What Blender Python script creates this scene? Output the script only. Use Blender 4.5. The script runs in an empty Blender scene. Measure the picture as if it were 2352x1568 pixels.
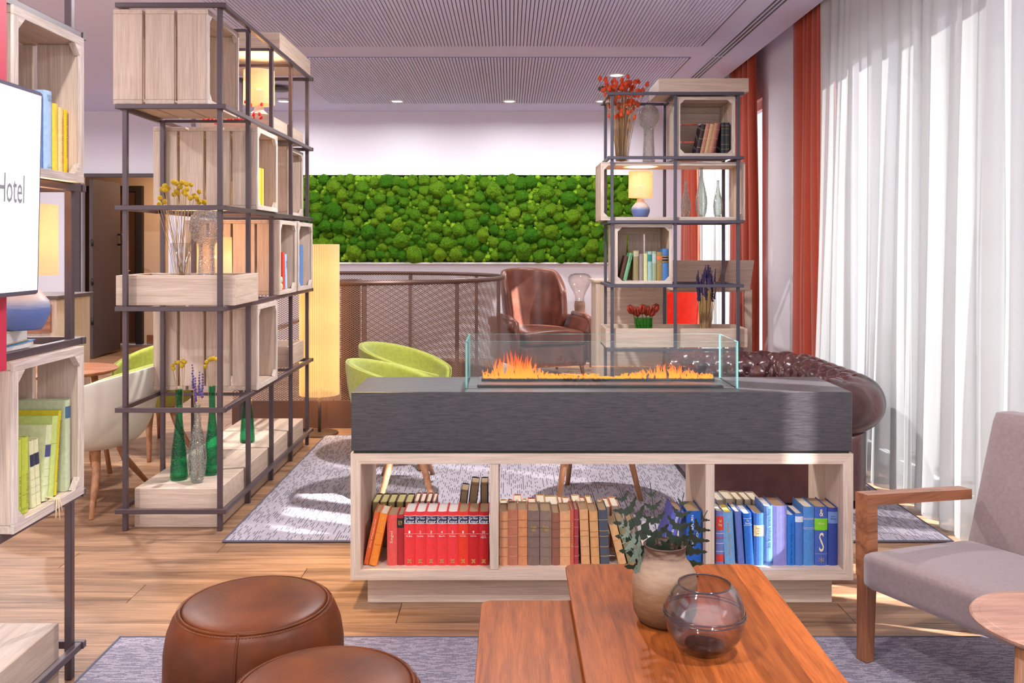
import bpy, bmesh, math, random
from mathutils import Vector, Matrix, Euler

random.seed(7)
PI = math.pi
S = bpy.context.scene
C = S.collection

# ------------------------------------------------------------------ camera
F, VX, VY, H = 2020.0, 1169.0, 565.0, 1.5      # focal length and horizon in photo pixels, eye height in metres
cam_d = bpy.data.cameras.new('camera')
cam = bpy.data.objects.new('camera', cam_d)
C.objects.link(cam)
cam.location = (0, 0, H)
cam.rotation_euler = (PI / 2, 0, 0)
cam_d.sensor_width = 36
cam_d.lens = 36 * F / 2352
cam_d.shift_x = (1176 - VX) / 2352
cam_d.shift_y = (VY - 784) / 2352
cam_d.clip_start = 0.05
S.camera = cam

# ------------------------------------------------------------------ world, sun, exposure
world = bpy.data.worlds.new('world')
S.world = world
world.use_nodes = True
bg = world.node_tree.nodes['Background']
bg.inputs[0].default_value = (0.90, 0.94, 1.0, 1)
bg.inputs[1].default_value = 1.55
sun_d = bpy.data.lights.new('sun', 'SUN')
sun_d.energy = 24.0
sun_d.angle = 0.012
sun_d.color = (1.0, 0.97, 0.93)
sun = bpy.data.objects.new('sun', sun_d)
C.objects.link(sun)
sun.rotation_euler = Vector((-1.0, 0.42, -0.74)).to_track_quat('-Z', 'Y').to_euler()
S.view_settings.view_transform = 'Standard'
S.view_settings.look = 'None'
S.view_settings.exposure = 0.15
S.view_settings.gamma = 1.0
S.view_settings.use_curve_mapping = False
S.cycles.max_bounces = 10
S.cycles.diffuse_bounces = 5
S.cycles.transmission_bounces = 10
S.cycles.transparent_max_bounces = 24
S.cycles.sample_clamp_indirect = 6.0
S.cycles.caustics_reflective = False
S.cycles.caustics_refractive = False

# ------------------------------------------------------------------ small helpers
def P(x, y, Y):
    return Vector(((x - VX) * Y / F, Y, H - (y - VY) * Y / F))

def lin(c):
    c = c / 255.0
    return c / 12.92 if c <= 0.04045 else ((c + 0.055) / 1.055) ** 2.4

def rgb(r, g, b):
    return (lin(r), lin(g), lin(b), 1.0)

def tag(o, label=None, cat=None, group=None, kind=None):
    if label: o['label'] = label
    if cat: o['category'] = cat
    if group: o['group'] = group
    if kind: o['kind'] = kind
    return o

def empty(name, loc=(0, 0, 0), rz=0.0, parent=None):
    o = bpy.data.objects.new(name, None)
    o.empty_display_size = 0.05
    C.objects.link(o)
    o.location = loc
    o.rotation_euler = (0, 0, rz)
    o.parent = parent
    return o

def thing(name, label, cat, loc=(0, 0, 0), rz=0.0, group=None):
    return tag(empty(name, loc, rz), label, cat, group)

def link(name, me, parent=None, loc=(0, 0, 0), rot=(0, 0, 0), scale=(1, 1, 1)):
    o = bpy.data.objects.new(name, me)
    C.objects.link(o)
    o.location = loc
    o.rotation_euler = rot
    o.scale = scale
    o.parent = parent
    return o

def shade(me, smooth=True):
    me.polygons.foreach_set('use_smooth', [smooth] * len(me.polygons))

class MB:
    """collects vertices and faces for one mesh"""
    def __init__(s):
        s.v, s.f, s.mi, s.uv = [], [], [], None
    def box(s, x0, x1, y0, y1, z0, z1, b=0.0, mi=0):
        if x0 > x1: x0, x1 = x1, x0
        if y0 > y1: y0, y1 = y1, y0
        if z0 > z1: z0, z1 = z1, z0
        n = len(s.v)
        b = min(b, 0.45 * (x1 - x0), 0.45 * (y1 - y0), 0.45 * (z1 - z0))
        if b <= 0:
            s.v += [(x, y, z) for z in (z0, z1) for y in (y0, y1) for x in (x0, x1)]
            q = [(0, 2, 3, 1), (4, 5, 7, 6), (0, 1, 5, 4), (2, 6, 7, 3), (0, 4, 6, 2), (1, 3, 7, 5)]
            s.f += [tuple(n + i for i in k) for k in q]
            s.mi += [mi] * 6
            return s
        lo, hi = (x0, y0, z0), (x1, y1, z1)
        idx = {}
        for cx in (0, 1):
            for cy in (0, 1):
                for cz in (0, 1):
                    c = (cx, cy, cz)
                    for ax in range(3):
                        p = []
                        for k in range(3):
                            e = hi[k] if c[k] else lo[k]
                            if k != ax: e += -b if c[k] else b
                            p.append(e)
                        idx[(c, ax)] = len(s.v)
                        s.v.append(tuple(p))
        fs = []
        for ax in range(3):
            u, w = (ax + 1) % 3, (ax + 2) % 3
            for sd in (0, 1):
                def cc(a, d):
                    c = [0, 0, 0]; c[ax] = sd; c[u] = a; c[w] = d
                    return tuple(c)
                q = [idx[(cc(0, 0), ax)], idx[(cc(1, 0), ax)], idx[(cc(1, 1), ax)], idx[(cc(0, 1), ax)]]
                fs.append(q if sd else q[::-1])
        for ax in range(3):
            u, w = (ax + 1) % 3, (ax + 2) % 3
            for a in (0, 1):
                for d in (0, 1):
                    def cc(t):
                        c = [0, 0, 0]; c[ax] = t; c[u] = a; c[w] = d
                        return tuple(c)
                    q = [idx[(cc(0), u)], idx[(cc(1), u)], idx[(cc(1), w)], idx[(cc(0), w)]]
                    fs.append(q if (a == d) == True else q[::-1])
        for cx in (0, 1):
            for cy in (0, 1):
                for cz in (0, 1):
                    c = (cx, cy, cz)
                    q = [idx[(c, 0)], idx[(c, 1)], idx[(c, 2)]]
                    fs.append(q if (cx + cy + cz) % 2 else q[::-1])
        s.f += [tuple(k) for k in fs]
        s.mi += [mi] * len(fs)
        return s
    def lathe(s, prof, seg=24, c=(0, 0, 0), mi=0, a0=0.0, a1=2 * PI):
        n = len(s.v)
        full = abs(a1 - a0 - 2 * PI) < 1e-6
        m = seg if full else seg + 1
        for r, z in prof:
            for i in range(m):
                a = a0 + (a1 - a0) * i / seg
                s.v.append((c[0] + r * math.cos(a), c[1] + r * math.sin(a), c[2] + z))
        for j in range(len(prof) - 1):
            for i in range(seg):
                i2 = (i + 1) % m
                s.f.append((n + j * m + i, n + j * m + i2, n + (j + 1) * m + i2, n + (j + 1) * m + i))
                s.mi.append(mi)
        if full:
            if prof[0][0] > 1e-5:
                s.f.append(tuple(n + i for i in range(m))[::-1]); s.mi.append(mi)
            if prof[-1][0] > 1e-5:
                k = n + (len(prof) - 1) * m
                s.f.append(tuple(k + i for i in range(m))); s.mi.append(mi)
        return s
    def tube(s, pts, r, seg=8, mi=0, caps=True):
        n = len(s.v)
        pts = [Vector(p) for p in pts]
        rs = r if isinstance(r, (list, tuple)) else [r] * len(pts)
        up = None
        for i, p in enumerate(pts):
            t = (pts[min(i + 1, len(pts) - 1)] - pts[max(i - 1, 0)])
            t = t.normalized() if t.length > 1e-9 else Vector((0, 0, 1))
            if up is None:
                up = t.orthogonal().normalized()
            else:
                up = (up - t * up.dot(t))
                up = up.normalized() if up.length > 1e-6 else t.orthogonal().normalized()
            w = t.cross(up)
            for k in range(seg):
                a = 2 * PI * k / seg
                s.v.append(tuple(p + (up * math.cos(a) + w * math.sin(a)) * rs[i]))
        for i in range(len(pts) - 1):
            for k in range(seg):
                k2 = (k + 1) % seg
                s.f.append((n + i * seg + k, n + i * seg + k2, n + (i + 1) * seg + k2, n + (i + 1) * seg + k))
                s.mi.append(mi)
        if caps:
            s.f.append(tuple(n + k for k in range(seg))[::-1]); s.mi.append(mi)
            e = n + (len(pts) - 1) * seg
            s.f.append(tuple(e + k for k in range(seg))); s.mi.append(mi)
        return s
    def grid(s, fn, nu, nv, wrap=False, mi=0):
        n = len(s.v)
        m = nu if wrap else nu + 1
        for j in range(nv + 1):
            for i in range(m):
                s.v.append(tuple(fn(i / nu, j / nv)))
        for j in range(nv):
            for i in range(nu):
                i2 = (i + 1) % m
                s.f.append((n + j * m + i, n + j * m + i2, n + (j + 1) * m + i2, n + (j + 1) * m + i))
                s.mi.append(mi)
        return s
    def prism(s, poly, d0, d1, axis='y', mi=0):
        """poly of 2-D points extruded along axis"""
        n, k = len(s.v), len(poly)
        for d in (d0, d1):
            for a, b in poly:
                s.v.append({'y': (a, d, b), 'x': (d, a, b), 'z': (a, b, d)}[axis])
        s.f.append(tuple(n + i for i in range(k))); s.mi.append(mi)
        s.f.append(tuple(n + k + i for i in range(k))[::-1]); s.mi.append(mi)
        for i in range(k):
            j = (i + 1) % k
            s.f.append((n + i, n + k + i, n + k + j, n + j)); s.mi.append(mi)
        return s
    def sphere(s, c, r, seg=12, rings=8, sc=(1, 1, 1), mi=0):
        n = len(s.v)
        for j in range(rings + 1):
            th = PI * j / rings
            for i in range(seg):
                a = 2 * PI * i / seg
                s.v.append((c[0] + r * sc[0] * math.sin(th) * math.cos(a), c[1] + r * sc[1] * math.sin(th) * math.sin(a), c[2] + r * sc[2] * math.cos(th)))
        for j in range(rings):
            for i in range(seg):
                i2 = (i + 1) % seg
                s.f.append((n + j * seg + i, n + (j + 1) * seg + i, n + (j + 1) * seg + i2, n + j * seg + i2)); s.mi.append(mi)
        return s
    def mesh(s, name, mats, smooth=False, fix=False):
        me = bpy.data.meshes.new(name)
        me.from_pydata(s.v, [], s.f)
        if not isinstance(mats, (list, tuple)): mats = [mats]
        for m in mats: me.materials.append(m)
        if len(mats) > 1: me.polygons.foreach_set('material_index', s.mi)
        if smooth: shade(me)
        if fix:
            bm = bmesh.new(); bm.from_mesh(me)
            bmesh.ops.remove_doubles(bm, verts=bm.verts, dist=1e-5)
            bmesh.ops.recalc_face_normals(bm, faces=bm.faces)
            bm.to_mesh(me); bm.free()
        me.update()
        return me
    def build(s, name, mats, parent=None, loc=(0, 0, 0), rot=(0, 0, 0), smooth=False, fix=False, sub=0):
        o = link(name, s.mesh(name, mats, smooth, fix), parent, loc, rot)
        if sub:
            m = o.modifiers.new('subdivision', 'SUBSURF'); m.levels = sub; m.render_levels = sub
        return o

def auto_smooth(o, ang=0.6):
    me = o.data
    bm = bmesh.new(); bm.from_mesh(me)
    for e in bm.edges:
        e.smooth = len(e.link_faces) == 2 and e.calc_face_angle(0) < ang
    for f in bm.faces: f.smooth = True
    bm.to_mesh(me); bm.free()
    return o

_box = {}
def board(parent, name, cx, cy, cz, sx, sy, sz, mat, b=0.002, rot=(0, 0, 0)):
    """a chamfered board centred on its own origin; alike boards share their mesh"""
    m = mat
    if isinstance(mat, dict):
        m = mat['xyz'[max(range(3), key=lambda i: (sx, sy, sz)[i])]]
    key = (round(sx, 4), round(sy, 4), round(sz, 4), m.name, b)
    if key not in _box:
        _box[key] = MB().box(-sx / 2, sx / 2, -sy / 2, sy / 2, -sz / 2, sz / 2, b).mesh(name, m)
    return link(name, _box[key], parent, (cx, cy, cz), rot)

# ------------------------------------------------------------------ materials
M = {}
def newmat(name):
    m = bpy.data.materials.new(name)
    m.use_nodes = True
    nt = m.node_tree
    b = nt.nodes['Principled BSDF']
    M[name] = m
    return m, nt, b

def nd(nt, t, **kw):
    n = nt.nodes.new(t)
    for k, v in kw.items(): setattr(n, k, v)
    return n

def plain(name, col, rough=0.5, metal=0.0, spec=0.5, bump=0.0, bscale=200.0, var=0.0, emit=None, coat=0.0):
    if name in M: return M[name]
    m, nt, b = newmat(name)
    b.inputs['Base Color'].default_value = col
    b.inputs['Roughness'].default_value = rough
    b.inputs['Metallic'].default_value = metal
    b.inputs['Specular IOR Level'].default_value = spec
    b.inputs['Coat Weight'].default_value = coat
    if emit:
        b.inputs['Emission Color'].default_value = emit[0]
        b.inputs['Emission Strength'].default_value = emit[1]
    if bump or var:
        tc = nd(nt, 'ShaderNodeTexCoord')
        no = nd(nt, 'ShaderNodeTexNoise')
        no.inputs['Scale'].default_value = bscale
        no.inputs['Detail'].default_value = 4
        nt.links.new(tc.outputs['Object'], no.inputs['Vector'])
        if bump:
            bu = nd(nt, 'ShaderNodeBump')
            bu.inputs['Strength'].default_value = bump
            bu.inputs['Distance'].default_value = 0.004
            nt.links.new(no.outputs['Fac'], bu.inputs['Height'])
            nt.links.new(bu.outputs['Normal'], b.inputs['Normal'])
        if var:
            n2 = nd(nt, 'ShaderNodeTexNoise')
            n2.inputs['Scale'].default_value = bscale * 0.12
            n2.inputs['Detail'].default_value = 5
            nt.links.new(tc.outputs['Object'], n2.inputs['Vector'])
            mr = nd(nt, 'ShaderNodeMapRange')
            mr.inputs['From Min'].default_value = 0.3; mr.inputs['From Max'].default_value = 0.7
            mr.inputs['To Min'].default_value = 1 - var; mr.inputs['To Max'].default_value = 1 + var
            nt.links.new(n2.outputs['Fac'], mr.inputs['Value'])
            hs = nd(nt, 'ShaderNodeHueSaturation')
            hs.inputs['Color'].default_value = col
            nt.links.new(mr.outputs['Result'], hs.inputs['Value'])
            nt.links.new(hs.outputs['Color'], b.inputs['Base Color'])
    return m

def wood(name, c1, c2, axis, along=1.3, across=16.0, rough=0.55, var=0.10, bump=0.12, coat=0.0, stave=None, fine=0.25):
    """c1 light, c2 dark; grain runs along the object's own axis"""
    m, nt, b = newmat(name)
    L = nt.links.new
    tc = nd(nt, 'ShaderNodeTexCoord'); oi = nd(nt, 'ShaderNodeObjectInfo')
    mul = nd(nt, 'ShaderNodeMath', operation='MULTIPLY'); mul.inputs[1].default_value = 37.0
    L(oi.outputs['Random'], mul.inputs[0])
    add = nd(nt, 'ShaderNodeVectorMath', operation='ADD')
    L(tc.outputs['Object'], add.inputs[0]); L(mul.outputs[0], add.inputs[1])
    mp = nd(nt, 'ShaderNodeMapping')
    sc = [across] * 3; sc['xyz'.index(axis)] = along
    mp.inputs['Scale'].default_value = sc
    L(add.outputs[0], mp.inputs['Vector'])
    n1 = nd(nt, 'ShaderNodeTexNoise'); n1.inputs['Scale'].default_value = 1.6; n1.inputs['Detail'].default_value = 6
    n1.inputs['Roughness'].default_value = 0.62; n1.inputs['Distortion'].default_value = 0.9
    L(mp.outputs[0], n1.inputs['Vector'])
    mp2 = nd(nt, 'ShaderNodeMapping')
    sc2 = [across * 14] * 3; sc2['xyz'.index(axis)] = along * 5
    mp2.inputs['Scale'].default_value = sc2
    L(add.outputs[0], mp2.inputs['Vector'])
    n2 = nd(nt, 'ShaderNodeTexNoise'); n2.inputs['Scale'].default_value = 1.5; n2.inputs['Detail'].default_value = 3
    L(mp2.outputs[0], n2.inputs['Vector'])
    rp = nd(nt, 'ShaderNodeValToRGB')
    rp.color_ramp.elements[0].position = 0.30; rp.color_ramp.elements[0].color = c2
    rp.color_ramp.elements[1].position = 0.62; rp.color_ramp.elements[1].color = c1
    L(n1.outputs['Fac'], rp.inputs['Fac'])
    mr = nd(nt, 'ShaderNodeMapRange')
    mr.inputs['From Min'].default_value = 0.35; mr.inputs['From Max'].default_value = 0.65
    mr.inputs['To Min'].default_value = 1 - fine; mr.inputs['To Max'].default_value = 1 + fine * 0.4
    L(n2.outputs['Fac'], mr.inputs['Value'])
    mr2 = nd(nt, 'ShaderNodeMapRange')
    mr2.inputs['To Min'].default_value = 1 - var; mr2.inputs['To Max'].default_value = 1 + var
    L(oi.outputs['Random'], mr2.inputs['Value'])
    mm = nd(nt, 'ShaderNodeMath', operation='MULTIPLY')
    L(mr.outputs[0], mm.inputs[0]); L(mr2.outputs[0], mm.inputs[1])
    hs = nd(nt, 'ShaderNodeHueSaturation')
    L(rp.outputs[0], hs.inputs['Color'])
    val = mm.outputs[0]
    if stave:                                   # glued staves of slightly different boards
        sx = nd(nt, 'ShaderNodeSeparateXYZ'); L(tc.outputs['Object'], sx.inputs[0])
        dv = nd(nt, 'ShaderNodeMath', operation='MULTIPLY'); dv.inputs[1].default_value = 1 / stave[1]
        L(sx.outputs['XYZ'.index(stave[0].upper())], dv.inputs[0])
        fl = nd(nt, 'ShaderNodeMath', operation='FLOOR'); L(dv.outputs[0], fl.inputs[0])
        wn = nd(nt, 'ShaderNodeTexWhiteNoise', noise_dimensions='1D'); L(fl.outputs[0], wn.inputs['W'])
        m3 = nd(nt, 'ShaderNodeMapRange'); m3.inputs['To Min'].default_value = 0.62; m3.inputs['To Max'].default_value = 1.18
        L(wn.outputs['Value'], m3.inputs['Value'])
        m4 = nd(nt, 'ShaderNodeMath', operation='MULTIPLY'); L(val, m4.inputs[0]); L(m3.outputs[0], m4.inputs[1])
        val = m4.outputs[0]
    L(val, hs.inputs['Value'])
    L(hs.outputs[0], b.inputs['Base Color'])
    bu = nd(nt, 'ShaderNodeBump'); bu.inputs['Strength'].default_value = bump; bu.inputs['Distance'].default_value = 0.003
    L(n2.outputs['Fac'], bu.inputs['Height']); L(bu.outputs[0], b.inputs['Normal'])
    b.inputs['Roughness'].default_value = rough
    b.inputs['Coat Weight'].default_value = coat
    b.inputs['Coat Roughness'].default_value = 0.25
    return m

def wood3(name, c1, c2, **kw):
    return {a: wood(name + '_' + a, c1, c2, a, **kw) for a in 'xyz'}

OAK = wood3('oak', rgb(218, 196, 177), rgb(194, 169, 149), across=26.0, along=1.0, var=0.08, fine=0.2)
PALE = wood3('pale_oak', rgb(224, 208, 196), rgb(196, 176, 160), var=0.05)
WALNUT = wood3('brown_wood', rgb(176, 112, 74), rgb(120, 70, 44), rough=0.4, coat=0.15)
FLOORW = wood('floor_plank', rgb(170, 130, 99), rgb(104, 74, 55), 'x', along=0.7, across=10.0, rough=0.42, var=0.13, fine=0.22, coat=0.05)
TABLEW = wood('table_top', rgb(186, 100, 44), rgb(134, 66, 26), 'y', along=1.6, across=20.0, rough=0.42, var=0.03, coat=0.08, stave=('x', 0.115), fine=0.2)
SIDEW = wood('side_table_wood', rgb(190, 142, 120), rgb(150, 104, 84), 'x', rough=0.4, coat=0.1)
CHAIRW = wood3('chair_beech', rgb(196, 140, 100), rgb(156, 102, 66), rough=0.45)

for m_, s_ in ((TABLEW, 0.18), (FLOORW, 0.3)):
    m_.node_tree.nodes['Principled BSDF'].inputs['Specular IOR Level'].default_value = s_

METAL = plain('dark_bronze_metal', rgb(88, 73, 77), 0.36, 0.35, bump=0.03)
METALG = plain('grey_metal', rgb(88, 84, 96), 0.42, 0.35)
WALL = plain('white_wall_paint', rgb(229, 226, 235), 0.85, bump=0.03, bscale=90)
WALLW = plain('beige_wall_paint', rgb(222, 190, 160), 0.85)
CEIL = plain('mauve_ceiling_paint', rgb(216, 217, 250), 0.8)
CEILD = plain('slot_backing', rgb(128, 116, 132), 0.9)
DARKD = plain('dark_door_paint', rgb(78, 66, 68), 0.55)
BROWND = plain('brown_door', rgb(84, 52, 30), 0.5)
BLACK = plain('black_plastic', rgb(24, 22, 24), 0.4)
CHROME = plain('chrome', rgb(220, 220, 222), 0.12, 1.0)
WHITEP = plain('white_plastic', rgb(236, 232, 224), 0.35)
PAGE = plain('page_paper', rgb(226, 212, 188), 0.9, bump=0.3, bscale=400)
PAGED = plain('aged_page_paper', rgb(176, 146, 112), 0.9, bump=0.3, bscale=400)
PAGEW = plain('white_page_paper', rgb(238, 232, 224), 0.9)
STEM = plain('dry_stem', rgb(176, 140, 90), 0.8)
GREENSTEM = plain('dark_stem', rgb(60, 74, 40), 0.8)

def cloth(name, col, rough=0.95, scale=600.0, bump=0.25, var=0.12, sheen=0.3):
    m = plain(name, col, rough, spec=0.2, bump=bump, bscale=scale, var=var)
    m.node_tree.nodes['Principled BSDF'].inputs['Sheen Weight'].default_value = sheen
    return m

def film(nt, k=1.0):
    """reflectance of a glass film, alike from both sides"""
    lw = nd(nt, 'ShaderNodeLayerWeight'); lw.inputs[0].default_value = 0.5
    pw = nd(nt, 'ShaderNodeMath', operation='POWER'); pw.inputs[1].default_value = 4.5
    nt.links.new(lw.outputs['Facing'], pw.inputs[0])
    ma = nd(nt, 'ShaderNodeMath', operation='MULTIPLY_ADD'); ma.inputs[1].default_value = 0.9 * k; ma.inputs[2].default_value = 0.04 * k
    nt.links.new(pw.outputs[0], ma.inputs[0])
    return ma.outputs[0], lw

def glass(name, col, rough=0.03, ior=1.45, bubbles=0.0, bscale=60.0, edge=0.35, k=0.8):
    """blown glass wall: see-through with a tint that deepens towards the rim, and a mirror film"""
    m, nt, b = newmat(name)
    nt.nodes.remove(b)
    L = nt.links.new
    out = nt.nodes['Material Output']
    lw = nd(nt, 'ShaderNodeLayerWeight'); lw.inputs[0].default_value = 0.35
    mc = nd(nt, 'ShaderNodeMix', data_type='RGBA'); mc.inputs[6].default_value = col
    mc.inputs[7].default_value = (col[0] * edge, col[1] * edge, col[2] * edge, 1)
    L(lw.outputs['Facing'], mc.inputs[0])
    tr = nd(nt, 'ShaderNodeBsdfTransparent'); L(mc.outputs[2], tr.inputs[0])
    gl = nd(nt, 'ShaderNodeBsdfGlossy'); gl.inputs['Roughness'].default_value = rough
    fo_, fr = film(nt, k)
    mx = nd(nt, 'ShaderNodeMixShader')
    L(fo_, mx.inputs[0]); L(tr.outputs[0], mx.inputs[1]); L(gl.outputs[0], mx.inputs[2]); L(mx.outputs[0], out.inputs[0])
    if bubbles:
        tc = nd(nt, 'ShaderNodeTexCoord'); vo = nd(nt, 'ShaderNodeTexVoronoi')
        vo.inputs['Scale'].default_value = bscale
        L(tc.outputs['Object'], vo.inputs['Vector'])
        bu = nd(nt, 'ShaderNodeBump'); bu.inputs['Strength'].default_value = bubbles; bu.inputs['Distance'].default_value = 0.01
        L(vo.outputs['Distance'], bu.inputs['Height'])
        for n_ in (gl, fr, lw): L(bu.outputs[0], n_.inputs['Normal'])
        v2 = nd(nt, 'ShaderNodeTexVoronoi'); v2.inputs['Scale'].default_value = bscale * 1.7
        L(tc.outputs['Object'], v2.inputs['Vector'])
        lt = nd(nt, 'ShaderNodeMath', operation='LESS_THAN'); lt.inputs[1].default_value = 0.34; L(v2.outputs['Distance'], lt.inputs[0])
        am = nd(nt, 'ShaderNodeMath', operation='MULTIPLY'); am.inputs[1].default_value = 0.17 * bubbles * k; L(lt.outputs[0], am.inputs[0])
        df = nd(nt, 'ShaderNodeBsdfDiffuse'); df.inputs[0].default_value = (0.9, 0.9, 0.9, 1)
        m3 = nd(nt, 'ShaderNodeMixShader'); L(am.outputs[0], m3.inputs[0]); L(mx.outputs[0], m3.inputs[1]); L(df.outputs[0], m3.inputs[2])
        L(m3.outputs[0], out.inputs[0])
    return m

def pane(name, tint, extra=1.0):
    """thin sheet of glass: mostly see-through, mirror-like at a grazing angle"""
    m, nt, b = newmat(name)
    nt.nodes.remove(b)
    out = nt.nodes['Material Output']
    tr = nd(nt, 'ShaderNodeBsdfTransparent'); tr.inputs[0].default_value = tint
    gl = nd(nt, 'ShaderNodeBsdfGlossy'); gl.inputs['Roughness'].default_value = 0.02
    fo_, fr = film(nt, extra)
    mx = nd(nt, 'ShaderNodeMixShader')
    nt.links.new(fo_, mx.inputs[0])
    nt.links.new(tr.outputs[0], mx.inputs[1]); nt.links.new(gl.outputs[0], mx.inputs[2])
    nt.links.new(mx.outputs[0], out.inputs[0])
    return m

def sheer(name, col, transp, transl):
    m, nt, b = newmat(name)
    nt.nodes.remove(b)
    out = nt.nodes['Material Output']
    tr = nd(nt, 'ShaderNodeBsdfTransparent')
    di = nd(nt, 'ShaderNodeBsdfDiffuse'); di.inputs[0].default_value = col
    tl = nd(nt, 'ShaderNodeBsdfTranslucent'); tl.inputs[0].default_value = col
    m1 = nd(nt, 'ShaderNodeMixShader'); m1.inputs[0].default_value = transl
    m2 = nd(nt, 'ShaderNodeMixShader'); m2.inputs[0].default_value = transp
    nt.links.new(di.outputs[0], m1.inputs[1]); nt.links.new(tl.outputs[0], m1.inputs[2])
    nt.links.new(m1.outputs[0], m2.inputs[1]); nt.links.new(tr.outputs[0], m2.inputs[2])
    nt.links.new(m2.outputs[0], out.inputs[0])
    return m

def lampshade(name, col, strength, transl=0.5, thin=0.2):
    m, nt, b = newmat(name)
    nt.nodes.remove(b)
    out = nt.nodes['Material Output']
    di = nd(nt, 'ShaderNodeBsdfDiffuse'); di.inputs[0].default_value = (0.38, 0.32, 0.24, 1)
    tl = nd(nt, 'ShaderNodeBsdfTranslucent'); tl.inputs[0].default_value = (0.95, 0.85, 0.7, 1)
    em = nd(nt, 'ShaderNodeEmission'); em.inputs[0].default_value = col; em.inputs[1].default_value = strength
    m1 = nd(nt, 'ShaderNodeMixShader'); m1.inputs[0].default_value = transl
    ad = nd(nt, 'ShaderNodeAddShader')
    nt.links.new(di.outputs[0], m1.inputs[1]); nt.links.new(tl.outputs[0], m1.inputs[2])
    nt.links.new(m1.outputs[0], ad.inputs[0]); nt.links.new(em.outputs[0], ad.inputs[1])
    tr = nd(nt, 'ShaderNodeBsdfTransparent'); tr.inputs[0].default_value = (1.0, 0.85, 0.6, 1)      # open weave lets light through
    m2 = nd(nt, 'ShaderNodeMixShader'); m2.inputs[0].default_value = thin
    nt.links.new(ad.outputs[0], m2.inputs[1]); nt.links.new(tr.outputs[0], m2.inputs[2])
    nt.links.new(m2.outputs[0], out.inputs[0])
    return m

def leather(name, c1, c2, rough=0.34, scale=160.0, spec=0.5):
    m, nt, b = newmat(name)
    L = nt.links.new
    tc = nd(nt, 'ShaderNodeTexCoord')
    n = nd(nt, 'ShaderNodeTexNoise'); n.inputs['Scale'].default_value = 5; n.inputs['Detail'].default_value = 6
    L(tc.outputs['Object'], n.inputs['Vector'])
    rp = nd(nt, 'ShaderNodeValToRGB'); rp.color_ramp.elements[0].position = 0.35; rp.color_ramp.elements[0].color = c2
    rp.color_ramp.elements[1].position = 0.68; rp.color_ramp.elements[1].color = c1
    L(n.outputs['Fac'], rp.inputs[0]); L(rp.outputs[0], b.inputs['Base Color'])
    v = nd(nt, 'ShaderNodeTexVoronoi'); v.inputs['Scale'].default_value = scale
    L(tc.outputs['Object'], v.inputs['Vector'])
    bu = nd(nt, 'ShaderNodeBump'); bu.inputs['Strength'].default_value = 0.10; bu.inputs['Distance'].default_value = 0.002
    L(v.outputs['Distance'], bu.inputs['Height']); L(bu.outputs[0], b.inputs['Normal'])
    b.inputs['Roughness'].default_value = rough
    b.inputs['Specular IOR Level'].default_value = spec
    return m

def rug_mat(name, base, dark, axis, pitch=0.012, light=None, thr=0.53):
    m, nt, b = newmat(name)
    L = nt.links.new
    tc = nd(nt, 'ShaderNodeTexCoord')
    mp = nd(nt, 'ShaderNodeMapping')
    sc = [1 / pitch, 1 / pitch, 1]; sc['xy'.index(axis)] = 0.30 / pitch
    mp.inputs['Scale'].default_value = sc
    L(tc.outputs['Object'], mp.inputs[0])
    sp = nd(nt, 'ShaderNodeSeparateXYZ'); L(mp.outputs[0], sp.inputs[0])
    a, c = (0, 1) if axis == 'x' else (1, 0)
    fl = nd(nt, 'ShaderNodeMath', operation='FLOOR'); L(sp.outputs[c], fl.inputs[0])
    fl2 = nd(nt, 'ShaderNodeMath', operation='FLOOR'); 
    of = nd(nt, 'ShaderNodeTexWhiteNoise', noise_dimensions='1D'); L(fl.outputs[0], of.inputs['W'])
    ad = nd(nt, 'ShaderNodeMath', operation='ADD'); L(sp.outputs[a], ad.inputs[0]); L(of.outputs['Value'], ad.inputs[1])
    L(ad.outputs[0], fl2.inputs[0])
    cb = nd(nt, 'ShaderNodeCombineXYZ'); L(fl.outputs[0], cb.inputs[0]); L(fl2.outputs[0], cb.inputs[1])
    wn = nd(nt, 'ShaderNodeTexWhiteNoise', noise_dimensions='2D'); L(cb.outputs[0], wn.inputs['Vector'])
    fr = nd(nt, 'ShaderNodeMath', operation='FRACT'); L(sp.outputs[c], fr.inputs[0])
    lt = nd(nt, 'ShaderNodeMath', operation='LESS_THAN'); L(fr.outputs[0], lt.inputs[0]); lt.inputs[1].default_value = 0.42
    gt = nd(nt, 'ShaderNodeMath', operation='GREATER_THAN'); L(wn.outputs['Value'], gt.inputs[0]); gt.inputs[1].default_value = thr
    an = nd(nt, 'ShaderNodeMath', operation='MULTIPLY'); L(lt.outputs[0], an.inputs[0]); L(gt.outputs[0], an.inputs[1])
    no = nd(nt, 'ShaderNodeTexNoise'); no.inputs['Scale'].default_value = 220; L(tc.outputs['Object'], no.inputs['Vector'])
    mr = nd(nt, 'ShaderNodeMapRange'); mr.inputs['To Min'].default_value = 0.72; mr.inputs['To Max'].default_value = 1.28
    mr.inputs['From Min'].default_value = 0.3; mr.inputs['From Max'].default_value = 0.7
    L(no.outputs['Fac'], mr.inputs[0])
    mx = nd(nt, 'ShaderNodeMix', data_type='RGBA'); mx.inputs[6].default_value = base; mx.inputs[7].default_value = dark
    L(an.outputs[0], mx.inputs[0])
    hs = nd(nt, 'ShaderNodeHueSaturation'); L(mx.outputs[2], hs.inputs['Color']); L(mr.outputs[0], hs.inputs['Value'])
    L(hs.outputs[0], b.inputs['Base Color'])
    bu = nd(nt, 'ShaderNodeBump'); bu.inputs['Strength'].default_value = 0.6; bu.inputs['Distance'].default_value = 0.004
    L(no.outputs['Fac'], bu.inputs['Height']); L(bu.outputs[0], b.inputs['Normal'])
    b.inputs['Roughness'].default_value = 0.95
    b.inputs['Specular IOR Level'].default_value = 0.15
    return m

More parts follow.
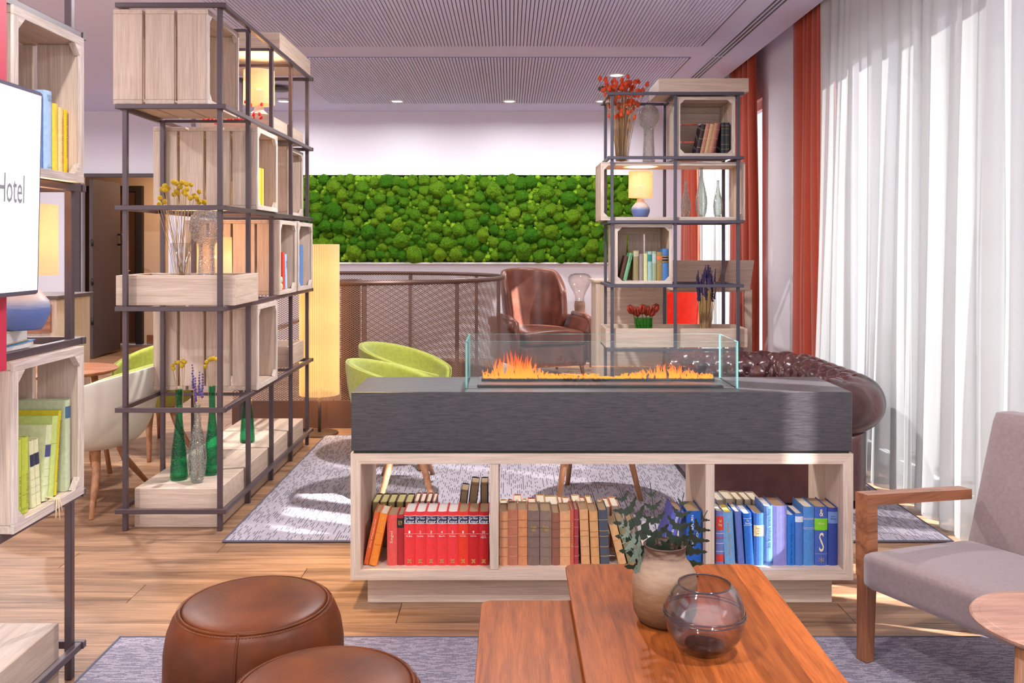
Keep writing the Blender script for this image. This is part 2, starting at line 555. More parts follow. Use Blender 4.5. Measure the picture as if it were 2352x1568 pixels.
CLEAR = glass('clear_glass', (0.985, 0.985, 0.985, 1), edge=0.82)
BUBBLE = glass('bubble_glass', (0.96, 0.94, 0.92, 1), 0.08, bubbles=0.9, bscale=130, edge=0.80, k=2.2)
BUBBLEG = glass('pale_green_bubble_glass', (0.93, 0.975, 0.955, 1), 0.08, bubbles=0.9, bscale=120, edge=0.72, k=1.8)
GREENG = glass('bottle_green_glass', (0.30, 0.80, 0.60, 1), 0.05, bubbles=0.35, bscale=90, edge=0.6)
SMOKE = glass('smoky_glass', (0.955, 0.94, 0.955, 1), 0.01, edge=0.66, k=1.5)
AMBER = glass('blush_glass', (0.98, 0.95, 0.93, 1), 0.02, edge=0.82)
LEMON = glass('green_cube_glass', (0.55, 0.92, 0.55, 1), 0.02, edge=0.7)
PANE = pane('fire_glass', (0.985, 0.995, 0.99, 1), 0.5)
PANE_EDGE = plain('glass_edge', rgb(120, 190, 185), 0.15, spec=0.8)
WINPANE = pane('window_glass', (0.97, 0.98, 1.0, 1))
SHADE = lampshade('lamp_shade_fabric', (1.0, 0.46, 0.19, 1), 0.8, 0.006)
SHADEF = lampshade('pleated_shade_paper', (1.0, 0.52, 0.14, 1), 0.58, 0.012)

def point(parent, loc, power, col=(1.0, 0.62, 0.28), r=0.03, name='bulb_light'):
    d = bpy.data.lights.new(name, 'POINT')
    d.energy = power; d.color = col; d.shadow_soft_size = r
    o = bpy.data.objects.new(name, d)
    C.objects.link(o); o.location = loc; o.parent = parent
    return o

# lettering -----------------------------------------------------------
_txt = {}
def text_geo(s):
    if s in _txt: return _txt[s]
    cu = bpy.data.curves.new('lettering', 'FONT')
    cu.body = s; cu.size = 1.0; cu.resolution_u = 2; cu.align_x = 'CENTER'; cu.align_y = 'CENTER'; cu.space_line = 0.9
    ob = bpy.data.objects.new('lettering', cu); C.objects.link(ob)
    dg = bpy.context.evaluated_depsgraph_get(); dg.update()
    me = ob.evaluated_get(dg).to_mesh()
    v = [(p.co.x, p.co.y) for p in me.vertices]
    f = [tuple(p.vertices) for p in me.polygons]
    ob.evaluated_get(dg).to_mesh_clear()
    bpy.data.objects.remove(ob); bpy.data.curves.remove(cu)
    x0 = min(a for a, _ in v); x1 = max(a for a, _ in v); y0 = min(c for _, c in v); y1 = max(c for _, c in v)
    v = [((a - (x0 + x1) / 2) / (x1 - x0), (c - (y0 + y1) / 2) / (y1 - y0)) for a, c in v]
    _txt[s] = (v, f, (x1 - x0) / (y1 - y0))
    return _txt[s]

def lettering(parent, s, cx, y, cz, w, h, mat, up=False, name='lettering', keep=False):
    """flat print facing local -Y, w x h, centred at (cx, cz); up = reads from bottom to top"""
    v, f, asp = text_geo(s)
    m = MB()
    for a, c in v:
        m.v.append((cx - c * w, y, cz + a * h) if up else (cx + a * w, y, cz + c * h))
    m.f = list(f); m.mi = [0] * len(f)
    return m.build(name, mat, parent)
# ================================================================== the room
YW, ZC, XE, XW = 11.75, 3.30, 2.305, 2.52        # back wall, ceiling, ceiling edge, window wall
fl = tag(MB().box(-7.5, 2.6, -0.6, 14.0, -0.06, -0.014).build('floor', FLOORW), 'light brown wooden plank floor of the lounge', 'floor', kind='structure')
PL, PW = 1.83, 0.2
row = 0
y = -0.5
while y < 11.7:
    off = (row * 0.67) % PL
    x = -4.7 - PL + off
    while x < 2.5:
        a, b_ = max(x, -4.7), min(x + PL, 2.5)
        if b_ - a > 0.05:
            board(fl, 'plank', (a + b_) / 2, y + PW / 2, -0.007, b_ - a - 0.0025, PW - 0.0025, 0.014, FLOORW, 0.0012)
        x += PL
    y += PW; row += 1

def struct(name, mb, mat, label, cat='wall', parent=None):
    o = mb.build(name, mat, parent)
    if parent is None: tag(o, label, cat, kind='structure')
    return o

# back wall with the corridor opening at the left
DX0, DX1, DZ = -5.72, -4.55, 2.448
wb = MB().box(DX1, 2.6, YW, YW + 0.12, 0, 3.5).box(-7.5, DX0, YW, YW + 0.12, 0, 3.5).box(DX0, DX1, YW, YW + 0.12, DZ, 3.5)
struct('wall_back', wb, WALL, 'white back wall of the lounge behind the moss panel')
struct('wall_corridor', MB().box(-7.5, -4.2, 13.5, 13.6, 0, 3.3).box(-4.3, -4.2, YW + 0.12, 13.5, 0, 3.3), WALLW, 'warm beige corridor wall seen through the doorway')
struct('baseboard_corridor', MB().box(-5.55, -4.31, 13.47, 13.498, 0, 0.14, 0.004), WALNUT['x'], 'brown wooden baseboard along the corridor wall', 'baseboard')
struct('wall_left', MB().box(-7.6, -7.5, -0.6, 13.6, 0, 3.5), WALL, 'left wall of the lounge beyond the tables')
struct('trim_1', MB().box(DX0 - 0.06, DX1, YW - 0.03, YW + 0.002, DZ - 0.03, DZ + 0.02, 0.003).box(DX0 - 0.16, DX0, YW - 0.03, YW + 0.002, 0, DZ, 0.003), DARKD, 'dark metal lintel and frame of the corridor doorway', 'trim')
d1 = empty('door_1', (-5.62, YW + 0.02, 0), 0)
tag(d1, 'dark grey-brown door leaf standing open into the corridor', 'door', kind='structure')
board(d1, 'door_leaf', 0.025, 0.42, 1.21, 0.05, 0.84, 2.38, DARKD, 0.004)
for z in (0.45, 0.98, 1.5):
    MB().tube([(0.05, -0.012, z), (0.05, -0.012, z + 0.09)], 0.018, 8).build('hinge', BLACK, d1, smooth=True)
MB().tube([(0.05, 0.76, 1.52), (0.10, 0.76, 1.52), (0.12, 0.76, 1.545), (0.12, 0.76, 1.64), (0.10, 0.76, 1.665), (0.05, 0.76, 1.665)], 0.014, 8).build('pull_handle', BLACK, d1, smooth=True)
d2 = empty('door_2', (-6.0, 13.47, 0))
tag(d2, 'brown wooden door in a black frame at the corridor end', 'door', kind='structure')
board(d2, 'door_leaf', -0.1, 0.0, 1.18, 0.78, 0.04, 2.30, BROWND, 0.004)
MB().box(0.30, 0.40, -0.05, 0.028, 0, 2.42, 0.004).box(-0.62, -0.5, -0.05, 0.028, 0, 2.42, 0.004).box(-0.5, 0.3, -0.05, 0.028, 2.33, 2.42, 0.004).build('door_frame', plain('dark_frame', rgb(44, 32, 28), 0.5), d2)
MB().tube([(0.22, -0.02, 1.12), (0.22, -0.06, 1.12), (0.12, -0.06, 1.12)], 0.012, 8).tube([(0.22, -0.02, 1.05), (0.22, -0.035, 1.05)], 0.02, 8).build('door_handle', CHROME, d2, smooth=True)

struct('ceiling_corridor', MB().box(-7.5, -4.2, YW + 0.12, 13.6, 2.75, 2.85), CEIL, 'low ceiling of the corridor beyond the doorway', 'ceiling')
cl_d = bpy.data.lights.new('corridor_light', 'AREA'); cl_d.size = 0.3; cl_d.energy = 14; cl_d.color = (1.0, 0.72, 0.45)
cl_o = bpy.data.objects.new('corridor_light', cl_d); C.objects.link(cl_o); cl_o.location = (-5.0, 12.7, 2.74)
# ceiling
ce = struct('ceiling', MB().box(-7.5, XE, -0.6, YW, ZC, ZC + 0.25).box(XE, 2.7, -0.6, YW, ZC + 0.22, ZC + 0.3), CEIL, 'mauve grey ceiling with slotted acoustic panels', 'ceiling')
SP = 0.0305
for (x0, x1, y0, y1) in ((-2.25, 1.735, 4.2, 7.9), (-2.25, 1.735, 8.38, 11.05)):
    pn = MB().box(x0, x1, y0, y1, ZC - 0.004, ZC - 0.0005).build('acoustic_panel', CEILD, ce)
    n = int((x1 - x0) / SP)
    for i in range(n):
        board(pn, 'slat', x0 + (i + 0.5) * SP, (y0 + y1) / 2, ZC - 0.010, SP - 0.0075, y1 - y0, 0.012, CEIL, 0.001)
# linear air vent beside the windows
vt = thing('air_vent', 'long narrow ceiling air vent with three slotted rows beside the curtains', 'vent', (1.985, 0, ZC))
MB().box(-0.065, 0.065, 4.5, 10.6, -0.006, -0.001, 0.001).build('vent_frame', CEIL, vt)
vm = MB()
for k in (-0.036, 0.0, 0.036):
    y = 4.55
    while y < 8.3:
        vm.box(k - 0.008, k + 0.008, y, y + 0.03, -0.0095, -0.0062); y += 0.045
    vm.box(k - 0.008, k + 0.008, 8.36, 10.55, -0.0095, -0.0062)
tag(vm.build('slot', BLACK, vt), kind='stuff')

LAMPG = plain('downlight_glow', (1, 1, 1, 1), 0.5, emit=((1, 0.97, 0.94, 1), 1.3))
LAMPO = plain('downlight_lens', rgb(210, 205, 205), 0.3)
RIM = plain('white_metal', rgb(240, 238, 238), 0.4)
def downlight(x, y, label, power=0.0, r=0.075, tilt=0.0, dark=False):
    t = thing('downlight', label, 'ceiling light', (x, y, ZC - 0.016 if dark is None else ZC - 0.018), group='ceiling downlights')
    if dark:
        MB().lathe([(0.0, -0.03), (r, -0.03), (r * 1.02, -0.01), (r * 0.4, 0.012), (0.0, 0.014)], 28).build('disc', plain('speaker_grey', rgb(92, 84, 86), 0.6), t, smooth=True)
        return t
    MB().lathe([(r, 0.015), (r + 0.012, 0.004), (r + 0.012, -0.008), (r, -0.012), (r - 0.012, -0.008), (r - 0.014, 0.004)], 28).build('rim', RIM, t, smooth=True)
    MB().lathe([(0.0, -0.004), (r - 0.012, -0.004)], 28).build('lens', LAMPG, t)
    if power:
        d = bpy.data.lights.new('downlight_beam', 'AREA'); d.shape = 'DISK'; d.size = 0.12; d.energy = power; d.color = (1.0, 0.985, 0.985)
        d.spread = PI * 0.95
        o = bpy.data.objects.new('downlight_beam', d); C.objects.link(o); o.parent = t; o.location = (0, 0, -0.035)
    return t
DL = 19
downlight(P(912, 229, 10.8).x, 10.8, 'left of the two small white downlights near the white back wall', DL)
downlight(P(1170, 229, 10.8).x, 10.8, 'small white downlight above the middle of the moss panel', DL)
downlight(P(652, 228, 10.8).x, 10.8, 'white ceiling downlight seen through the tall left shelf', DL)
downlight(P(1383, 231, 10.8).x, 10.8, 'small chrome downlight above the left post of the right shelf', DL)
downlight(P(1416, 168, 9.15).x, 9.15, 'chrome ceiling downlight above the red dried flowers', 30)
downlight(P(640, 198, 9.9).x, 9.9, 'round grey ceiling disc seen through the tall left shelf', 0, 0.12, dark=True)
downlight(P(1395, 201, 9.9).x, 9.9, 'dark round ceiling disc beside the red dried flowers', 0, 0.10, dark=True)
for (x, y, pw) in ((-3.0, 6.0, 80), (-4.6, 6.1, 90), (-5.4, 9.6, 60), (0.0, 5.6, 95), (-3.4, 2.6, 60), (1.2, 1.6, 55), (-1.0, 1.2, 55)):  # extra lamps added out of view to brighten the room
    downlight(x, y, 'added ceiling downlight out of view, brightening the lounge', pw)

sd = bpy.data.lights.new('warm_spot', 'SPOT'); sd.energy = 420; sd.color = (1.0, 0.66, 0.25); sd.spot_size = math.radians(26); sd.spot_blend = 0.9; sd.shadow_soft_size = 0.04
wt = downlight(-0.86, 3.55, 'warm narrow ceiling spot over the brown poufs', 0, 0.05)
so = bpy.data.objects.new('warm_spot', sd); C.objects.link(so); so.parent = wt; so.location = (0, 0, -0.05); so.rotation_euler = (math.radians(5), 0, 0)
# window wall: piers, frames, panes
wr = MB()
for a, b_ in ((-0.6, 2.95), (6.75, 8.75), (11.2, YW)):
    wr.box(XW, XW + 0.25, a, b_, 0, 3.52)
wr.box(XW, XW + 0.25, 2.95, 6.75, 2.98, 3.52).box(XW, XW + 0.25, 8.75, 11.2, 2.98, 3.52)
struct('wall_right', wr, WALL, 'white window wall with piers behind the curtains')
FRAMEW = plain('window_frame_paint', rgb(238, 240, 244), 0.5)
def window(name, y0, y1, n, label):
    w = empty(name, (XW + 0.05, 0, 0)); tag(w, label, 'window', kind='structure')
    fr = MB()
    fr.box(0, 0.06, y0, y1, 0, 0.09, 0.004).box(0, 0.06, y0, y1, 2.89, 2.98, 0.004)
    for i in range(n + 1):
        yy = y0 + (y1 - y0) * i / n
        fr.box(0, 0.06, yy - 0.035, yy + 0.035, 0.09, 2.89, 0.004)
    fr.build('window_frame', FRAMEW, w)
    for i in range(n):
        a = y0 + (y1 - y0) * i / n; c = y0 + (y1 - y0) * (i + 1) / n
        MB().box(0.025, 0.033, a + 0.035, c - 0.035, 0.09, 2.89).build('pane', WINPANE, w)
    return w
window('window_1', 2.95, 6.75, 3, 'tall window behind the long white sheer curtain')
window('window_2', 8.75, 11.2, 2, 'tall far window behind the right shelf')
for i in range(12):        # upright blades added outside to cut the sunlight into stripes
    yy = 2.62 + i * 0.34
    tag(MB().box(XW + 0.32, XW + 0.70, yy, yy + 0.05, 0, 3.4, 0.01).build('added_stripe_blade', plain('added_blade_grey', rgb(150, 150, 152), 0.6)), 'added upright blade outside the window, cutting sunlight into stripes', 'added blade', 'added blades for sunlight stripes')
tag(MB().box(2.6, 9.0, -2, 16, -0.3, -0.05).build('ground', plain('pavement_outside', rgb(96, 96, 95), 0.9)), 'pale pavement outside the windows', 'ground', kind='structure')

# curtains
RUST = cloth('rust_curtain_fabric', rgb(168, 68, 46), scale=500, bump=0.2, var=0.08)
SHEER = sheer('white_sheer_fabric', (0.62, 0.63, 0.625, 1), 0.14, 0.15)
def curtain(name, label, x, y0, y1, z0, z1, fold, amp, mat, seed, trend=0.0, group=None, hem=0.0):
    rnd = random.Random(seed)
    # one sample row of fold phases along Y, irregular fold widths
    ph, yy, t = [], 0.0, 0.0
    L_ = y1 - y0
    ks = []
    while yy < L_:
        w = fold * rnd.uniform(0.65, 1.4); ks.append((yy, w, rnd.uniform(0.55, 1.15))); yy += w
    def fn(u, v):
        s = u * L_
        for a, w, am in ks:
            if a <= s <= a + w: break
        q = (s - a) / w
        zz = z0 + (z1 - z0) * v
        g = 0.65 + 0.35 * (1 - v)
        wv = am * amp * g * math.sin(2 * PI * q + 0.5 * math.sin(3.1 * v + a * 5))
        wv += 0.012 * math.sin(7 * s + 4 * v)
        sy = 0.22 * w * math.cos(2 * PI * q) * g
        return (x + wv + trend * (1 - v), y0 + s + sy, zz)
    o = MB().grid(fn, int(L_ / fold * 18), 14).build(name, mat, smooth=True)
    if hem:
        pass
    return tag(o, label, 'curtain', group)
curtain('rust_curtain', 'rust red curtain gathered beside the long white sheer, behind the leather sofa', 2.40, 6.50, 7.36, 0.02, ZC + 0.2, 0.15, 0.045, RUST, 3)
curtain('rust_curtain', 'narrow rust red curtain hanging directly behind the right shelf', 2.40, 8.56, 9.55, 0.02, ZC + 0.2, 0.16, 0.045, RUST, 5)
curtain('rust_curtain', 'farthest rust red curtain, at the corner by the back wall', 2.28, 10.75, 11.60, 0.02, ZC + 0.2, 0.17, 0.045, RUST, 8)
curtain('sheer_curtain', 'long white sheer curtain with deep folds across the front window', 2.37, 3.96, 6.62, 0.02, ZC + 0.2, 0.17, 0.045, SHEER, 11, -0.05)
curtain('sheer_curtain', 'short white sheer curtain at the far window behind the right shelf', 2.36, 9.62, 10.70, 0.02, ZC + 0.2, 0.15, 0.045, SHEER, 12)

# moss panel on the back wall
mp_ = thing('moss_panel', 'long green moss picture with rounded cushions on the white back wall', 'wall panel', ((-2.79 + 1.745) / 2, YW - 0.002, 1.285))
MWd, MHt = 4.53, 1.158
MB().box(-MWd / 2, MWd / 2, -0.03, 0, 0, MHt).build('backing', plain('moss_backing', rgb(24, 60, 8), 1.0), mp_)
for (a, b_, c, d) in ((-MWd / 2 - 0.02, MWd / 2 + 0.02, -0.025, 0), (-MWd / 2 - 0.02, MWd / 2 + 0.02, MHt, MHt + 0.025), (-MWd / 2 - 0.02, -MWd / 2, 0, MHt), (MWd / 2, MWd / 2 + 0.02, 0, MHt)):
    MB().box(a, b_, -0.06, 0, c, d, 0.002).build('frame', RIM, mp_)
m, nt, b = newmat('moss')
oi = nd(nt, 'ShaderNodeObjectInfo'); tc = nd(nt, 'ShaderNodeTexCoord')
n1 = nd(nt, 'ShaderNodeTexNoise'); n1.inputs['Scale'].default_value = 7; n1.inputs['Detail'].default_value = 5; n1.inputs['Roughness'].default_value = 0.75
nt.links.new(tc.outputs['Object'], n1.inputs['Vector'])
rp = nd(nt, 'ShaderNodeValToRGB')
rp.color_ramp.elements[0].position = 0.32; rp.color_ramp.elements[0].color = rgb(74, 164, 16)
rp.color_ramp.elements[1].position = 0.72; rp.color_ramp.elements[1].color = rgb(176, 236, 66)
nt.links.new(n1.outputs['Fac'], rp.inputs[0])
hs = nd(nt, 'ShaderNodeHueSaturation')
mr = nd(nt, 'ShaderNodeMapRange'); mr.inputs['To Min'].default_value = 0.475; mr.inputs['To Max'].default_value = 0.525
nt.links.new(oi.outputs['Random'], mr.inputs[0]); nt.links.new(mr.outputs[0], hs.inputs['Hue'])
mr = nd(nt, 'ShaderNodeMapRange'); mr.inputs['To Min'].default_value = 1.2; mr.inputs['To Max'].default_value = 0.7
nt.links.new(oi.outputs['Random'], mr.inputs[0]); nt.links.new(mr.outputs[0], hs.inputs['Value'])
nt.links.new(rp.outputs[0], hs.inputs['Color']); nt.links.new(hs.outputs[0], b.inputs['Base Color'])
bu = nd(nt, 'ShaderNodeBump'); bu.inputs['Strength'].default_value = 1.0; bu.inputs['Distance'].default_value = 0.25
nt.links.new(n1.outputs['Fac'], bu.inputs['Height']); nt.links.new(bu.outputs[0], b.inputs['Normal'])
b.inputs['Roughness'].default_value = 1.0; b.inputs['Specular IOR Level'].default_value = 0.1
MOSS = m
from mathutils import noise as mnoise
lumps = []
for k in range(5):
    bm = bmesh.new()
    bmesh.ops.create_icosphere(bm, subdivisions=5, radius=1.0)
    for v in bm.verts:
        d = 1 + 0.16 * mnoise.noise(v.co * 1.3 + Vector((k * 9, 0, 0))) + 0.05 * mnoise.noise(v.co * 5 + Vector((0, k * 7, 0))) + 0.07 * mnoise.noise(v.co * 11) + 0.06 * mnoise.noise(v.co * 23)
        v.co *= d
    me = bpy.data.meshes.new('moss_cushion'); bm.to_mesh(me); bm.free(); me.materials.append(MOSS); shade(me); lumps.append(me)
rnd = random.Random(4)
pts = []
cell = {}
def fits(x, z, r, ov):
    for i in range(int((x - 0.3) / 0.15), int((x + 0.3) / 0.15) + 1):
        for j in range(int((z - 0.3) / 0.15) - 1, int((z + 0.3) / 0.15) + 1):
            for (a, c, q) in cell.get((i, j), ()):
                if (a - x) ** 2 + (c - z) ** 2 < ((q + r) * ov) ** 2: return False
    return True
for r0, tries in ((0.105, 60), (0.085, 350), (0.068, 1500), (0.052, 4000), (0.040, 7000), (0.030, 6000)):
    for _ in range(tries):
        r = r0 * rnd.uniform(0.85, 1.1)
        x, z = rnd.uniform(-MWd / 2 + r * 0.7, MWd / 2 - r * 0.7), rnd.uniform(r * 0.8, MHt - r * 0.8)
        if fits(x, z, r, 0.68):
            pts.append((x, z, r)); cell.setdefault((int(x / 0.15), int(z / 0.15)), []).append((x, z, r))
pts.sort(key=lambda p: -p[2])
for i, (x, z, r) in enumerate(pts[:300]):
    link('moss_cushion', lumps[i % 5], mp_, (x, -0.03 - 0.15 * r, z), (rnd.uniform(0, 6), rnd.uniform(0, 6), rnd.uniform(0, 6)), (r * rnd.uniform(0.95, 1.15), r * rnd.uniform(0.85, 1.05), r * rnd.uniform(0.95, 1.15)))
rest = MB()
for (x, z, r) in pts[300:]:
    rest.sphere((x, -0.03 - 0.1 * r, z), r, 12, 8, (1.05, 1.0, 1.05))
if rest.v: tag(rest.build('moss_filling', MOSS, mp_, smooth=True), kind='stuff')

# rugs
def rug(name, label, x0, x1, y0, y1, mat):
    t = thing(name, label, 'rug', ((x0 + x1) / 2, (y0 + y1) / 2, 0.0005))
    w, d = (x1 - x0) / 2, (y1 - y0) / 2
    MB().box(-w, w, -d, d, 0, 0.011, 0.003).build('pile', mat, t)
    EDG = plain('rug_binding', rgb(92, 90, 104), 0.9)
    for (a, b_, c, e) in ((-w - 0.012, w + 0.012, -d - 0.012, -d), (-w - 0.012, w + 0.012, d, d + 0.012), (-w - 0.012, -w, -d, d), (w, w + 0.012, -d, d)):
        MB().box(a, b_, c, e, 0, 0.012, 0.004).build('binding', EDG, t)
RUG1 = rug_mat('rug_grey_dashes', rgb(168, 160, 168), rgb(104, 97, 108), 'y', 0.0125, thr=0.62)
RUG2 = rug_mat('rug_grey_weave', rgb(152, 144, 154), rgb(92, 86, 102), 'x', 0.0085, thr=0.5)
rug('dashed_rug', 'grey rug with dark dashes under the green tub chairs and leather sofa', -1.44, 2.24, 4.456, 6.92, RUG1)
rug('woven_rug', 'grey woven rug under the brown poufs and wooden coffee tables', -1.478, 2.1, 0.75, 3.35, RUG2)
# ================================================================== shelf frames, crates and trays
TB = 0.025
ZL = [0.109 + 0.5308 * k for k in range(6)]
ON = lambda k: ZL[k] + TB / 2 + 0.001        # resting height on level k
def frame(label, xs, ys, mat, skip=(), front='y', levels=range(6), top=None):
    """posts at every (x, y); rails run round the outside of the posts at every level, cross rails between pairs"""
    t = thing('metal_shelf', label, 'shelf', ((xs[0] + xs[-1]) / 2, (ys[0] + ys[-1]) / 2, 0))
    cx, cy = t.location.x, t.location.y
    zt = ZL[5] if top is None else top
    for i, x in enumerate(xs):
        for j, y in enumerate(ys):
            cut = [k for (a, b_, k) in skip if (a, b_) == (i, j)]
            z1 = min([ZL[k] for k in cut], default=zt)
            board(t, 'post', x - cx, y - cy, z1 / 2, TB, TB, z1, mat, 0.002)
    e = TB
    for k in levels:
        z = ZL[k]
        for y, s in ((ys[0], -1), (ys[-1], 1)):
            board(t, 'rail', 0, y + s * e - cy, z, xs[-1] - xs[0] + 3.3 * e, TB - 0.002, TB, mat, 0.002)
        for x, s in ((xs[0], -1), (xs[-1], 1)):
            board(t, 'rail', x + s * e - cx, 0, z, TB - 0.002, ys[-1] - ys[0] + e, TB, mat, 0.002)
        if len(ys) > 2 and k > 0:
            for y in ys[1:-1]:
                board(t, 'cross_rail', 0, y - cy, z - 0.004, xs[-1] - xs[0] - TB, TB - 0.006, TB - 0.008, mat, 0.002)
        if len(xs) > 2 and k > 0:
            for x in xs[1:-1]:
                board(t, 'cross_rail', x - cx, 0, z - 0.004, TB - 0.006, ys[-1] - ys[0] - TB, TB - 0.008, mat, 0.002)
    return t
XL, XR = -2.023, -1.524
YA = [4.64 + 0.5 * j for j in range(5)]
frame('tall dark metal shelf running back into the room at the left', [XL, XR], YA, METAL, skip=((0, 0, 4), (0, 1, 4)))
YB = [2.05, 2.55, 3.05]
frame('dark metal shelf at the left edge of the picture, beside the screen', [XL, XR], YB, METAL)
XC = [0.857, 1.382, 1.904]
YC = [7.31, 7.81]
frame('slim grey metal shelf in front of the rust curtain at the right', XC, YC, METALG)

T_ = 0.024
def crate(label, loc, rz, w, d, h, ns=3, nb=3, back='v', closed=True, ntop=3, group='slatted wooden crates on the metal shelves'):
    """wooden crate, open at local -Y; origin at the middle of the open face's lower edge"""
    t = thing('wooden_crate', label, 'crate', loc, rz, group)
    g = 0.016
    sw = (d - (ntop - 1) * g) / ntop
    for i in range(ntop):
        cy = i * (sw + g) + sw / 2
        board(t, 'slat', 0, cy, h - T_ / 2, w, sw, T_, OAK)
        board(t, 'slat', 0, cy, T_ / 2, w, sw, T_, OAK)
    sw = (d - (ns - 1) * g) / ns
    for i in range(ns):
        cy = i * (sw + g) + sw / 2
        for sx in (-1, 1):
            board(t, 'slat', sx * (w / 2 - T_ / 2), cy, h / 2, T_, sw, h - 2 * T_ - 0.001, OAK['z'])
    if closed:
        iw, ih = w - 2 * T_ - 0.002, h - 2 * T_ - 0.002
        if back == 'v':
            bw = (iw - (nb - 1) * g) / nb
            for i in range(nb):
                board(t, 'slat', -iw / 2 + i * (bw + g) + bw / 2, d - T_ / 2, h / 2, bw, T_, ih, OAK['z'])
        else:
            bw = (ih - (nb - 1) * 0.016) / nb
            for i in range(nb):
                board(t, 'slat', 0, d - T_ / 2, T_ + i * (bw + 0.016) + bw / 2, iw, T_, bw, OAK['x'])
        for z in (T_ + 0.028, h - T_ - 0.028):
            board(t, 'rail', 0, d - T_ - 0.009, z, iw, 0.016, 0.055, OAK['x'])
    fw = 0.028                                        # face frame round the opening
    board(t, 'face_frame', 0, -0.005, h - fw / 2, w, 0.01, fw, PALE, 0.001)
    board(t, 'face_frame', 0, -0.005, fw / 2, w, 0.01, fw, PALE, 0.001)
    for sx in (-1, 1):
        board(t, 'face_frame', sx * (w / 2 - fw / 2), -0.005, h / 2, fw, 0.01, h - 2 * fw, PALE, 0.001)
    q = 0.036
    for sx in (-1, 1):
        for sz in (0, 1):
            z0 = fw if sz == 0 else h - fw; s = 1 if sz == 0 else -1
            x0 = sx * (w / 2 - fw)
            MB().prism([(x0, z0), (x0 - sx * q, z0), (x0, z0 + s * q)], -0.01, 0.012).build('corner_block', PALE['x'], t, smooth=False, fix=True)
    return t

def tray(label, x0, x1, y0, y1, z0, h, group='open wooden trays on the metal shelves', split=False):
    t = thing('wooden_tray', label, 'tray', ((x0 + x1) / 2, (y0 + y1) / 2, z0), 0, group)
    w, d, k = x1 - x0, y1 - y0, 0.02
    board(t, 'base', 0, 0, k / 2, w - 2 * k, d - 2 * k, k, OAK)
    for s in (-1, 1):
        board(t, 'side', 0, s * (d / 2 - k / 2), h / 2, w, k, h, OAK['x'])
        board(t, 'side', s * (w / 2 - k / 2), 0, h / 2, k, d - 2 * k, h, OAK['y'])
    return t

# --- left shelf (opening of the crates towards the room, +X)
R90 = PI / 2
XF = -1.486
crate('large wooden crate on the top level, front corner of the tall left shelf', (-1.592, 4.89, ON(4)), R90, 0.53, 0.49, 0.50, ns=3)
CR = {}
CR['A31'] = crate('wooden crate holding yellow books on the tall left shelf', (XF, 5.39, ON(3)), R90, 0.445, 0.604, 0.485, ns=4)
CR['A33'] = crate('wooden crate holding a white and red book, far end of the left shelf', (-1.556, 6.39, ON(3)), R90, 0.445, 0.48, 0.485)
CR['A22'] = crate('wooden crate with an orange book, glowing beside the lamp on the left shelf', (XF, 5.89, ON(2)), R90, 0.445, 0.604, 0.485, ns=4)
CR['A23'] = crate('wooden crate holding blue books at the far end of the left shelf', (XF, 6.39, ON(2)), R90, 0.445, 0.604, 0.485, ns=4)
CR['A11'] = crate('empty wooden crate above the green bottles on the left shelf', (XF, 5.39, ON(1)), R90, 0.445, 0.604, 0.50, ns=4)
tray('wooden tray holding the yellow flower vase on the left shelf', -2.09, -1.456, 4.675, 5.11, ON(2), 0.16)
tray('empty wooden tray low on the far end of the left shelf', -2.01, -1.545, 6.165, 6.62, ON(1), 0.14)
tray('wooden tray on the very top of the tall left shelf', -2.02, -1.49, 5.72, 6.60, ON(5), 0.115)
tray('wooden tray with the lamp and red berries on the left shelf', -2.00, -1.545, 5.67, 6.60, ON(4), 0.105)
# plinths
def plinth(label, x0, x1, y0, y1, h, n):
    t = thing('wooden_plinth', label, 'plinth', ((x0 + x1) / 2, (y0 + y1) / 2, 0))
    L_ = (y1 - y0) / n
    for i in range(n):
        board(t, 'block', 0, y0 + (i + 0.5) * L_ - t.location.y, h / 2, x1 - x0, L_ - 0.003, h, OAK['x'] if i == 0 else OAK['y'], 0.003)
    return t
plinth('long low wooden plinth under the tall left shelf, carrying green bottles', XL + 0.025, XR - 0.02, 4.69, 6.60, 0.208, 4)
plinth('low wooden plinth inside the shelf at the left picture edge', XL + 0.02, XR - 0.02, 2.1, 3.02, 0.208, 2)
# --- near left shelf
CR['B3'] = crate('wooden crate above the lamp, at the left edge of the picture', (-1.465, 2.797, ON(3)), R90, 0.43, 0.60, 0.495, ns=4, nb=3)
CR['B1'] = crate('wooden crate full of lime green books at the left picture edge', (-1.465, 2.797, ON(1)), R90, 0.43, 0.60, 0.505, ns=4, nb=3)
# --- right shelf (crates open towards the camera)
CR['C4'] = crate('wooden crate with old brown and black books on the right shelf', (1.643, 7.335, ON(4)), 0, 0.487, 0.45, 0.50, back='h')
CR['C2'] = crate('wooden crate with green and blue books on the right shelf', (1.12, 7.335, ON(2)), 0, 0.484, 0.45, 0.50)
CR['C3'] = crate('wide open wooden crate with a lamp and glass bottles on the right shelf', (1.368, 7.345, ON(3)), 0, 1.205, 0.43, 0.485, closed=False, ntop=1, ns=3)
tray('wooden tray on the top of the right shelf', 1.243, 1.988, 7.29, 7.80, ON(5), 0.115)
tray('long wooden tray with tulips and lavender on the right shelf', 0.81, 1.994, 7.345, 7.775, ON(1), 0.158)

